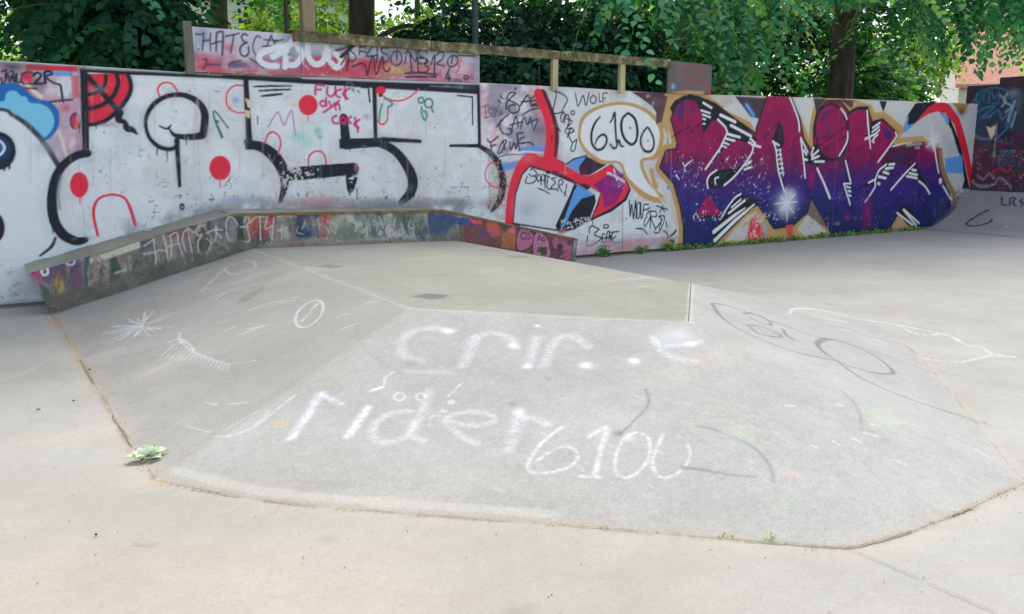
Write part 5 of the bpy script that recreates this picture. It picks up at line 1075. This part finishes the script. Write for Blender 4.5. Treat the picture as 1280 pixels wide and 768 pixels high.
tree("lime_tree", "tree with pale tan trunk behind the HATE board", (4.1, 6.0), 9, .19, [(3.0, 5.5, 5.8, 5, .07), (5.6, 6.2, 5.8, 5, .07), (4.3, 4.9, 6.2, 6, .06)], [(3.5, 5.2, 5.0, 1.2, .9, .7), (4.9, 6.3, 4.6, .9, .8, .6), (3.3, 5.8, 3.6, .5, .5, .7)], ([(4.3, 6.0, 7.6, 2.6, 2.6, 2.0), (3.6, 2.6, 6.6, 2.6, 1.6, 1.2)], 620, .30), M_leaf, M_barkl, GR, 170, 10, .11, LIME, 12)
tree("lime_tree", "thick dark trunk rising behind the mossy beam", (6.15, 4.5), 9, .27, [(7.7, 4.4, 3.65, 3, .06), (5.0, 4.6, 5.4, 5, .08), (7.2, 4.0, 5.4, 5, .08), (8.8, 4.6, 4.6, 4, .06)], [(5.2, 4.4, 5.0, 1.2, .8, .6), (7.6, 4.3, 4.3, .7, .6, .6), (8.9, 4.2, 4.6, 1.2, .9, .8)], ([(6.6, 4.6, 7.4, 3.0, 2.4, 2.0), (7.6, 2.4, 6.6, 2.6, 1.6, 1.2)], 620, .30), M_leaf, M_bark, GR, 230, 10, .105, LIME, 13)
tree("lime_tree", "leaning trunk with drooping bright boughs over the purple lettering", (17.0, 3.0), 9, .33, [(12.2, 1.4, 4.7, 5, .10), (14.6, 1.2, 4.9, 5, .09), (19.5, 1.5, 5.2, 5, .10), (16.2, 1.6, 5.4, 6, .07), (10.3, 1.0, 4.2, 5, .08)],
     [(10.0, .55, 4.2, .9, .5, .55), (10.75, .25, 3.75, .45, .3, .55), (11.9, .8, 4.15, 1.1, .6, .6), (13.6, .8, 4.35, 1.2, .6, .6), (15.3, .9, 4.65, 1.2, .7, .6), (17.2, 1.0, 4.95, 1.4, .8, .65), (19.5, .9, 5.1, 1.6, .9, .75), (22.0, .9, 5.35, 1.8, 1.0, .8), (12.6, 1.6, 4.0, 1.6, .7, .9), (24.5, 1.2, 5.5, 1.6, 1.0, .9), (23.0, 1.6, 4.9, 1.2, .7, .6), (27.5, 1.8, 5.6, 1.6, 1.0, .8), (8.9, .7, 4.2, .8, .5, .5)],
     ([(14, 2.0, 6.8, 4.5, 2.0, 1.8), (19, 2.5, 7.2, 3.5, 2.4, 2)], 600, .32), M_leaf, M_bark, GR, 1000, 18, .14, TEAL, 14, lean=(.25, -.05), keep=lambda p: (p[:, 1] > -.85) & ~((p[:, 0] > 13.2) & (p[:, 0] < 15.2) & (p[:, 2] < 4.15 + (p[:, 0] - 14.2) * .1) & (p[:, 1] < 2.6)), droop=1.0, L=(.7, 1.3), loose=.2)
# dark evergreen bushes hard behind the wall
def bush(name, label, base, vols, n, leaf, cs, seed, mat=M_dark, K=12, narrow=True, group="bushes behind the painted wall", stem_h=2.4, **k):
    rs = np.random.RandomState(seed); t = empty(name, (base[0], base[1], -.02), label=label, cat="bush", group=group)
    for j in range(4):
        m = MB(); b = vols[j % len(vols)]; a_ = (base[0] + rs.uniform(-.15, .15), base[1] + rs.uniform(-.1, .1), -.05)
        m.tube([a_, ((a_[0] + b[0]) / 2, (a_[1] + b[1]) / 2, stem_h * .55), (b[0], b[1], max(b[2], stem_h))], [.05, .04, .015], 6); link("stem", m.mesh("stem"), M_bark, t)
    V, F, C = sprays(vols, n, K, leaf, cs, rs, **k); link("foliage", raw_mesh("foliage", V, F, C), mat, t); return t
bush("evergreen_bush", "rounded dark bush behind the right end of the raised board", (7.0, 2.6), [(6.9, 2.5, 3.1, .75, .6, .85), (7.1, 2.6, 2.3, .8, .6, .9)], 620, .10, DARK, 21, L=(.25, .5))
bush("evergreen_bush", "dark bush filling the gap under the beam beside the left short post", (8.0, 1.5), [(7.3, 1.4, 2.5, .7, .5, .7), (8.1, 1.5, 3.0, .7, .5, 1.0), (7.05, .28, 2.72, .26, .16, .14)], 800, .10, DARK, 22, L=(.25, .5), droop=.7)
bush("evergreen_bush", "dark bush between the right short post and the grey board", (9.3, 1.7), [(9.2, 1.6, 2.6, .8, .5, .8), (9.6, 1.9, 3.3, .9, .6, .9), (8.35, .26, 2.66, .2, .12, .1, .03)], 800, .10, DARK, 23, L=(.25, .5), droop=.7)
UN = ['1f5040', '2c664a', '1c463a', '38784c', '78b050']
bush("broadleaf_bush", "deep green bush behind the grey board and first purple letters", (11.4, 3.2), [(11.0, 2.8, 2.9, 1.1, .8, 1.2), (12.4, 3.2, 3.0, 1.2, .9, 1.3), (10.4, 4.6, 4.2, 1.8, 1.0, 1.4), (13.4, 4.8, 4.4, 1.8, .9, 1.4)], 1500, .105, UN, 24, mat=M_leaf, K=12, narrow=False, L=(.3, .6), loose=.3)
bush("broadleaf_bush", "deep green bush left of the leaning trunk", (15.4, 4.9), [(14.6, 4.4, 3.0, 1.0, .7, 1.3), (17.4, 5.8, 3.3, 1.4, .8, 1.4), (16.6, 5.6, 4.8, 2.2, .8, 1.0)], 1400, .11, UN, 25, mat=M_leaf, K=12, narrow=False, L=(.3, .6), loose=.3)
bush("broadleaf_bush", "deep green bush right of the leaning trunk", (20.6, 5.4), [(20.2, 5.2, 3.1, 1.2, .8, 1.3), (21.8, 5.6, 3.2, 1.0, .8, 1.2), (23.4, 5.8, 3.0, .9, .7, .9), (19.8, 5.6, 4.8, 1.6, .8, 1.0)], 1300, .11, UN, 26, mat=M_leaf, K=12, narrow=False, L=(.3, .6), loose=.3)
# bright trees farther off
FG = "sunlit trees beyond"
tree("young_tree", "bright yellow-green tree far behind the left wall end", (-.6, 17), 8, .16, [(1.2, 17, 4.6, 4, .07), (-2, 17, 5, 5, .06), (2.2, 16.6, 3.6, 3, .07)], [(.6, 17, 4.2, 1.5, .9, 1.1), (-1.8, 17.5, 5.2, 1.6, 1.2, 1.4)], ([(-.5, 17, 8.5, 2.5, 2.5, 1.6)], 120, .32), M_leaf, M_bark, FG, 230, 9, .15, YEL, 31)
tree("young_tree", "bright green tree seen between the tan trunk and tall post", (8.6, 16), 8, .12, [(7.6, 16, 5, 4, .06), (9.8, 16, 5, 4, .06)], [(7.9, 16, 4.4, 1.3, 1.1, 1.5), (9.3, 16.5, 5.6, 1.4, 1.1, 1.2), (8.6, 15.6, 3.2, 1.0, .9, 1.0)], ([(8.6, 16, 8.5, 2.5, 2.5, 1.6)], 120, .32), M_leaf, M_bark, FG, 520, 9, .15, YEL, 32)
tree("young_tree", "bright green tree seen right of the thick dark trunk", (12.6, 15.5), 8, .13, [(11.6, 15.5, 5, 4, .06), (13.8, 15.4, 5, 4, .06)], [(11.6, 15.5, 4.6, 1.2, 1.0, 1.5), (13.4, 15.5, 5.6, 1.3, 1.0, 1.2), (12.4, 15, 3.4, 1.2, .9, .9)], ([(12.6, 15.5, 8.5, 2.5, 2.5, 1.6)], 120, .32), M_leaf, M_bark, FG, 420, 9, .15, YEL, 33)
tree("young_tree", "loose bright tree seen in gaps above the grey board", (20, 12.5), 8, .14, [(18.6, 12.4, 5, 4, .06), (21.5, 12.5, 5.2, 4, .06)], [(18.8, 12.5, 4.9, 1.5, 1.1, 1.6), (21.4, 12.6, 5.6, 1.6, 1.1, 1.6)], ([(20, 12.5, 8.8, 2.5, 2.5, 1.6)], 120, .32), M_leaf, M_bark, FG, 360, 9, .15, YEL, 34)
tree("young_tree", "small yellow-green tree in front of the red roof, far right", (27.4, 8.4), 6, .07, [(26.6, 8.4, 4.4, 5, .03), (28.3, 8.4, 4.6, 5, .03)], [(26.6, 8.4, 4.7, 1.2, .9, 1.0), (28.4, 8.4, 4.9, 1.2, .9, 1.0), (27.2, 8.4, 3.6, .9, .7, .6)], None, M_leaf, M_bark, FG, 620, 9, .14, YEL, 35)
for i, (bx, by, lab) in enumerate(((3.5, 24, "distant green tree behind the dark left tree"), (17.0, 21, "distant green tree behind the middle bushes"), (25.5, 17, "distant green tree behind the leaning trunk"), (34.5, 17, "distant green tree left of the red roof"))):
    tree("young_tree", lab, (bx, by), 8, .16, [(bx - 1, by, 5, 4, .06), (bx + 1, by, 5, 4, .06)], [(bx - 1.2, by, 4.8, 1.7, 1.2, 1.8), (bx + 1.3, by + .3, 5.6, 1.7, 1.2, 1.9), (bx, by - .5, 3.4, 1.6, 1.0, 1.2)], ([(bx, by, 9.4, 2.5, 2.5, 1.6)], 90, .34), M_leaf, M_bark, FG, 520, 9, .17, ['5c9040', '78a848', '4c8040', '90b858'], 50 + i)
# slender stems and a steel pole against the foliage
m = MB(); a = on_y(357, 20, 2.2); m.tube([(a[0] - .02, 2.2, -.05), (a[0], 2.2, 2.6), (a[0] + .03, 2.2, 6)], [.045, .036, .02], 8)
t = empty("sapling", (a[0], 2.2, -.02), label="thin dark sapling stem left of the tall timber post", cat="tree"); link("trunk", m.mesh("trunk", True), M_bark, t)
V, F, C = sprays([(a[0], 2.2, 5.8, .7, .7, .7)], 60, 9, .1, LIME, np.random.RandomState(4)); link("crown", raw_mesh("crown", V, F, C), M_leaf, t)
m = MB(); a = on_y(594, 25, 1.1); m.tube([(a[0], 1.1, -.05), (a[0], 1.1, 6)], [.05, .045], 12); pole = empty("steel_pole", (a[0], 1.1, -.02), label="dark grey upright pole behind the beam", cat="pole"); link("shaft", m.mesh("shaft", True), plain("dark_grey_paint", '3a4448', .5, .1), pole)
m = MB(); m.tube([(a[0], 1.1, 6.0), (a[0], 1.1, 6.05)], [.06, .02], 12); link("cap", m.mesh("cap"), M_back, pole)

# ------------------------------------------------------------------ houses beyond the trees
def house(name, label, c, w, d, eave, ridge, rz, wallc, roofc, wins):
    t = empty(name, (c[0], c[1], -.02), label=label, cat="house"); t.rotation_euler = (0, 0, rz)
    mw, mr, mg = plain(name + "_render", wallc, .8, .05, 4), plain(name + "_tiles", roofc, .8, .15, 8), plain(name + "_glass", '39434c', .15, .1)
    m = MB(); x, y = w / 2, d / 2; m.v = [(-x, -y, 0), (x, -y, 0), (x, y, 0), (-x, y, 0), (-x, -y, eave), (x, -y, eave), (x, y, eave), (-x, y, eave), (-x, 0, ridge), (x, 0, ridge)]
    m.f = [[0, 1, 5, 4], [2, 3, 7, 6], [1, 2, 6, 9, 5], [3, 0, 4, 8, 7]]; link("wall", m.mesh("wall"), mw, t, loc=(0, 0, 0))
    m = MB(); o = .35; k = (ridge - eave) / y
    for s in (-1, 1):
        n = len(m.v); zl = eave - o * k; m.v += [(-x - .2, s * (y + o), zl), (x + .2, s * (y + o), zl), (x + .2, 0, ridge), (-x - .2, 0, ridge)]; m.v += [(p[0], p[1], p[2] + .16) for p in m.v[n:n + 4]]
        for q in ((0, 1, 2, 3), (7, 6, 5, 4), (0, 4, 5, 1), (1, 5, 6, 2), (2, 6, 7, 3), (3, 7, 4, 0)): m.f.append([n + i for i in q])
    rf = link("roof", m.mesh("roof"), mr, t, loc=(0, 0, .02))
    m = MB(); m.box((w * .25, .3, ridge + .3), (.6, .5, 1.2)); link("chimney", m.mesh("chimney"), mr, rf, loc=(0, 0, 0))
    for wx, wz in wins:
        m = MB(); m.box((wx, -y - .02, wz), (1.1, .08, 1.3)); f = link("window", m.mesh("window"), plain("white_frame", 'dcdcd8', .6, .03), t, loc=(0, 0, 0))
        for sx_ in (-.26, .26): m = MB(); m.box((wx + sx_, -y - .055, wz), (.44, .03, 1.1)); link("pane", m.mesh("pane"), mg, f, loc=(0, 0, 0))
house("house", "house with pinkish red tiled roof beyond the far right trees", (47, 12.6), 11, 8, 4.6, 8.6, math.radians(-52), 'dcd6cc', 'd09884', [(-3, 3.2), (0, 3.2), (3, 3.2), (-3, 1.2), (2.5, 1.2)])
house("house", "white rendered house glimpsed between trunks behind the HATE board", (9, 27), 12, 8, 7.2, 10, math.radians(-14), 'e4e4e2', '7a5a50', [(-4, 5.6), (-1.3, 5.6), (1.5, 5.6), (4.2, 5.6), (-4, 2.6), (1.5, 2.6), (4.2, 2.6)])

# ------------------------------------------------------------------ weeds at the foot of the wall
def weeds(name, x0, x1, n, hmax, seed, dens=1.0):
    rs = np.random.RandomState(seed); x = x0 + (x1 - x0) * rs.rand(n); cl = .5 + .5 * np.sin(x * 5.1) * np.sin(x * 2.3 + 1); ok = rs.rand(n) < .35 + .65 * cl; x = x[ok]; n = len(x)
    pos = np.stack([x, -.02 - .11 * rs.rand(n), .01 + hmax * rs.rand(n) ** 1.7 * (.5 + .5 * cl[ok])], -1)
    ax = rs.normal(size=(n, 3)) * .6 + np.array([0, -.5, .25]); nm = np.array([0, -.35, .9]) + rs.normal(size=(n, 3)) * .4
    return leaf_arrays(pos, ax, nm, .055 * rs.uniform(.5, 1.3, n), palette(n, ['4c7c48', '6a9c58', '8cb46a', '40704a', 'a8b46a'], rs))
V, F, C = weeds("weeds", 9.4, 15.9, 1250, .055, 5); link("weeds", raw_mesh("weeds", V, F, C), M_leaf, label="low green weeds along the foot of the purple lettering", cat="weeds", kind="stuff")
for x, n, h, lb in ((7.98, 60, .14, "small weed tuft under the middle of the 6100 panel"), (8.72, 45, .1, "small weed tuft left of the gold outline at the wall foot"), (9.28, 70, .17, "bushy weed at the gold edge of the purple lettering")):
    V, F, C = weeds("w", x - .11, x + .11, n * 2, h, int(x * 10)); t = empty("weed_plant", (x, -.05, 0), label=lb, cat="weed", group="weeds by the wall"); link("leaves", raw_mesh("leaves", V, F, C), M_leaf, t)
    m = MB(); [m.tube([(x + q * .02, -.05, -.01), (x + q * .05, -.07, h * .8)], [.003, .002], 4) for q in (-1, 0, 1)]; link("stem", m.mesh("stem"), M_leaf, t)
# ------------------------------------------------------------------ small things on the concrete
c = on_z(183, 575, 0.0); rs = np.random.RandomState(8)
sp = empty("fallen_leaves", (c[0], c[1], 0), label="wilted pale green leaf bunch lying at the funbox corner", cat="leaves")
M_wilt = leaf_mat("wilted_pale_leaf", .1, .7)
def bent_leaf(L_, w, curl, fold, lift):
    V = []; n = 7
    for i in range(n):
        t = i / (n - 1); ww = w * math.sin(math.pi * min(t * .92 + .06, 1)) ** .7 * (.55 if t > .8 else 1); z = lift * math.sin(t * 2.4) + curl * t * t
        for s in (-1, -.5, 0, .5, 1): V.append((s * ww, t * L_, z + abs(s) * fold * w * (1 + .3 * math.sin(5 * t + s))))
    F = [[i * 5 + j, i * 5 + j + 1, i * 5 + j + 6, i * 5 + j + 5] for i in range(n - 1) for j in range(4)]
    return np.array(V), F
for az, px, py, L_, w, lift, tilt in ((195, -.02, -.01, .10, .026, .018, 3), (165, -.015, .005, .08, .026, .022, 8), (15, .02, .0, .11, .028, .026, 8), (-20, .01, -.02, .10, .024, .018, 2), (55, .0, .015, .085, .034, .03, 24), (115, -.01, .01, .07, .026, .03, 18), (-2, .015, .015, .08, .026, .034, 12), (230, .0, -.01, .07, .022, .02, 4)):
    V, F = bent_leaf(L_ * .88, w * 1.25, .0, .35, lift); a = math.radians(az - 32 - 90); b = math.radians(tilt)
    y = V[:, 1] * math.cos(b) - V[:, 2] * math.sin(b); z = V[:, 1] * math.sin(b) + V[:, 2] * math.cos(b)
    P_ = np.stack([px + V[:, 0] * math.cos(a) - y * math.sin(a), py + V[:, 0] * math.sin(a) + y * math.cos(a), z + .006], -1); P_[:, 2] = np.maximum(P_[:, 2], .003)
    me = raw_mesh("leaf", P_ + np.array([c[0], c[1], 0]), F, np.repeat([lin('c9d6be') * rs.uniform(.8, 1.1)], len(P_), 0), True); link("leaf", me, M_wilt, sp)
m = MB(); m.tube([(c[0] - .03, c[1] - .02, .01), (c[0], c[1], .018), (c[0] + .07, c[1] + .03, .02)], [.003, .003, .002], 6); link("stalk", m.mesh("stalk"), M_wilt, sp)
# cracks in the slab: narrow broken ribbons of dirt
M_crack = plain("dirt_filled_crack", '82796a', .95, .3, 20); h0 = lambda x, y: 0.0
for pl, w in ((((1058, 686), (1110, 706), (1150, 724)), .004), (((1160, 730), (1190, 742), (1262, 775)), .004), (((240, 611), (300, 621)), .008), (((330, 626), (392, 633)), .006), (((520, 643), (640, 652)), .005), (((700, 656), (790, 664)), .005), (((930, 676), (1000, 681), (1055, 685)), .009), (((1055, 685), (1090, 679), (1140, 664)), .010), (((1190, 645), (1215, 635)), .012), (((100, 450), (118, 480)), .008), (((140, 518), (165, 559)), .010), (((165, 680), (180, 682), (195, 681)), .004)):
    P_ = [tuple(on_z(x, y)[:2]) for x, y in pl]; P_ = [(x + rs.uniform(-.005, .005), y + rs.uniform(-.005, .005)) for x, y in (catmull(P_, 5) if len(P_) > 2 else along(P_[0], P_[1], 8))]
    ribbon(P_, w * .7, .004, "crack", M_crack, ground, h0)
# loose grit gathered in the joint
V, F = [], []
for (A_, B_, n, s) in ((gP, gB, 420, .05), (gB, gC, 120, .06), (gC, gD, 160, .05), (gP, (.6, -2.5, 0), 260, .05), ((-2, -4, 0), (2, -9, 0), 500, 4.0), ((3, -9, 0), (9, -5, 0), 500, 3.0), ((8, -1, 0), (15, -1, 0), 400, 1.2)):
    for _ in range(n):
        t = rs.rand() ** 1.0; x = A_[0] + (B_[0] - A_[0]) * t + rs.normal() * s * .5 - .01; y = min(A_[1] + (B_[1] - A_[1]) * t + rs.normal() * s * .5, -.06); r_ = rs.uniform(.0015, .0045); z = float(height(x, y)); k = len(V)
        V += [(x + r_, y, z), (x - r_ * .6, y + r_, z), (x - r_ * .6, y - r_, z), (x, y, z + r_ * 1.2)]; F += [[k, k + 1, k + 3], [k + 1, k + 2, k + 3], [k + 2, k, k + 3]]
link("grit", raw_mesh("grit", V, F), plain("sandy_grit", '93856e', .95, .4, 60), label="sandy grit gathered along the funbox base joint", cat="grit", kind="stuff")
# scraps
M_paper = plain("white_scrap_paper", 'e0e2e2', .8, .04)
def scrap(px, py, P_, L_, w, rot, lab, name="paper_scrap", mat=M_paper, th=.003):
    n = 5; V = []; ca, sa = math.cos(rot), math.sin(rot)
    for i in range(n):
        t = i / (n - 1) - .5; zz = .004 + .006 * (1 - abs(t) * 2) * (i % 2)
        for s in (-.5, .5):
            for q in (0, th): V.append((P_[0] + t * L_ * ca - s * w * sa, P_[1] + t * L_ * sa + s * w * ca, P_[2] + zz + q))
    F = []
    for i in range(n - 1):
        a = 4 * i; F += [[a, a + 4, a + 6, a + 2], [a + 1, a + 3, a + 7, a + 5], [a, a + 1, a + 5, a + 4], [a + 2, a + 6, a + 7, a + 3]]
    F += [[0, 2, 3, 1], [4 * n - 4, 4 * n - 3, 4 * n - 1, 4 * n - 2]]
    link(name, raw_mesh(name, V, F), mat, label=lab, cat="litter", group="litter on the ledge and ground")
p = on_y(185, 281, -.22); zt = np.interp(p[0], LTx, LTz); scrap(0, 0, (p[0], -.22, zt + .008), .075, .03, .25, "small white scrap on top of the sloping ledge")
p = on_z(334, 310, .51); scrap(0, 0, (p[0], p[1], float(height(p[0], p[1])) + .008), .06, .025, .2, "tiny white scrap where the ledge meets the funbox top")
p = on_z(1257, 288, 0.05); scrap(0, 0, (p[0], p[1], float(hq(p[0], 0)) + .008), .07, .05, .2, "tiny white scrap at the foot of the quarter pipe")
M_deb = plain("dark_leaf_debris", '3a342c', .9, .3)
for px, py, s, lb in ((48, 513, .014, "dark curled leaf scrap on bare ground at the left"), (92, 502, .010, "small brown debris beside the dirty joint at left"), (120, 670, .008, "dark speck of debris in the left foreground"), (112, 463, .012, "brown debris on the funbox edge at left")):
    p = on_z(px, py); scrap(0, 0, (p[0], p[1], float(height(p[0], p[1]))), s * 1.6, s, rs.rand() * 3, lb, "debris", M_deb)
# moss tufts in the front joint
for px, py, n, lb in ((962, 676, 22, "small moss tuft in the front joint, nearer the corner"), (905, 673, 8, "tiny moss tuft in the front joint, left of the larger one")):
    p = on_z(px, py); pos = np.stack([p[0] + rs.normal(size=n) * .02, p[1] - rs.normal(size=n) * .012 , .003 + .012 * rs.rand(n)], -1)
    V, F, C = leaf_arrays(pos, rs.normal(size=(n, 3)) * .6 + np.array([0, 0, .6]), np.array([0, -.5, .7]) + rs.normal(size=(n, 3)) * .5, .012 * rs.uniform(.6, 1.2, n), palette(n, ['8fae5c', 'a4b46a', '6f9a50'], rs))
    link("moss_tuft", raw_mesh("moss_tuft", V, F, C), M_leaf, label=lb, cat="moss", group="moss in the concrete joints")
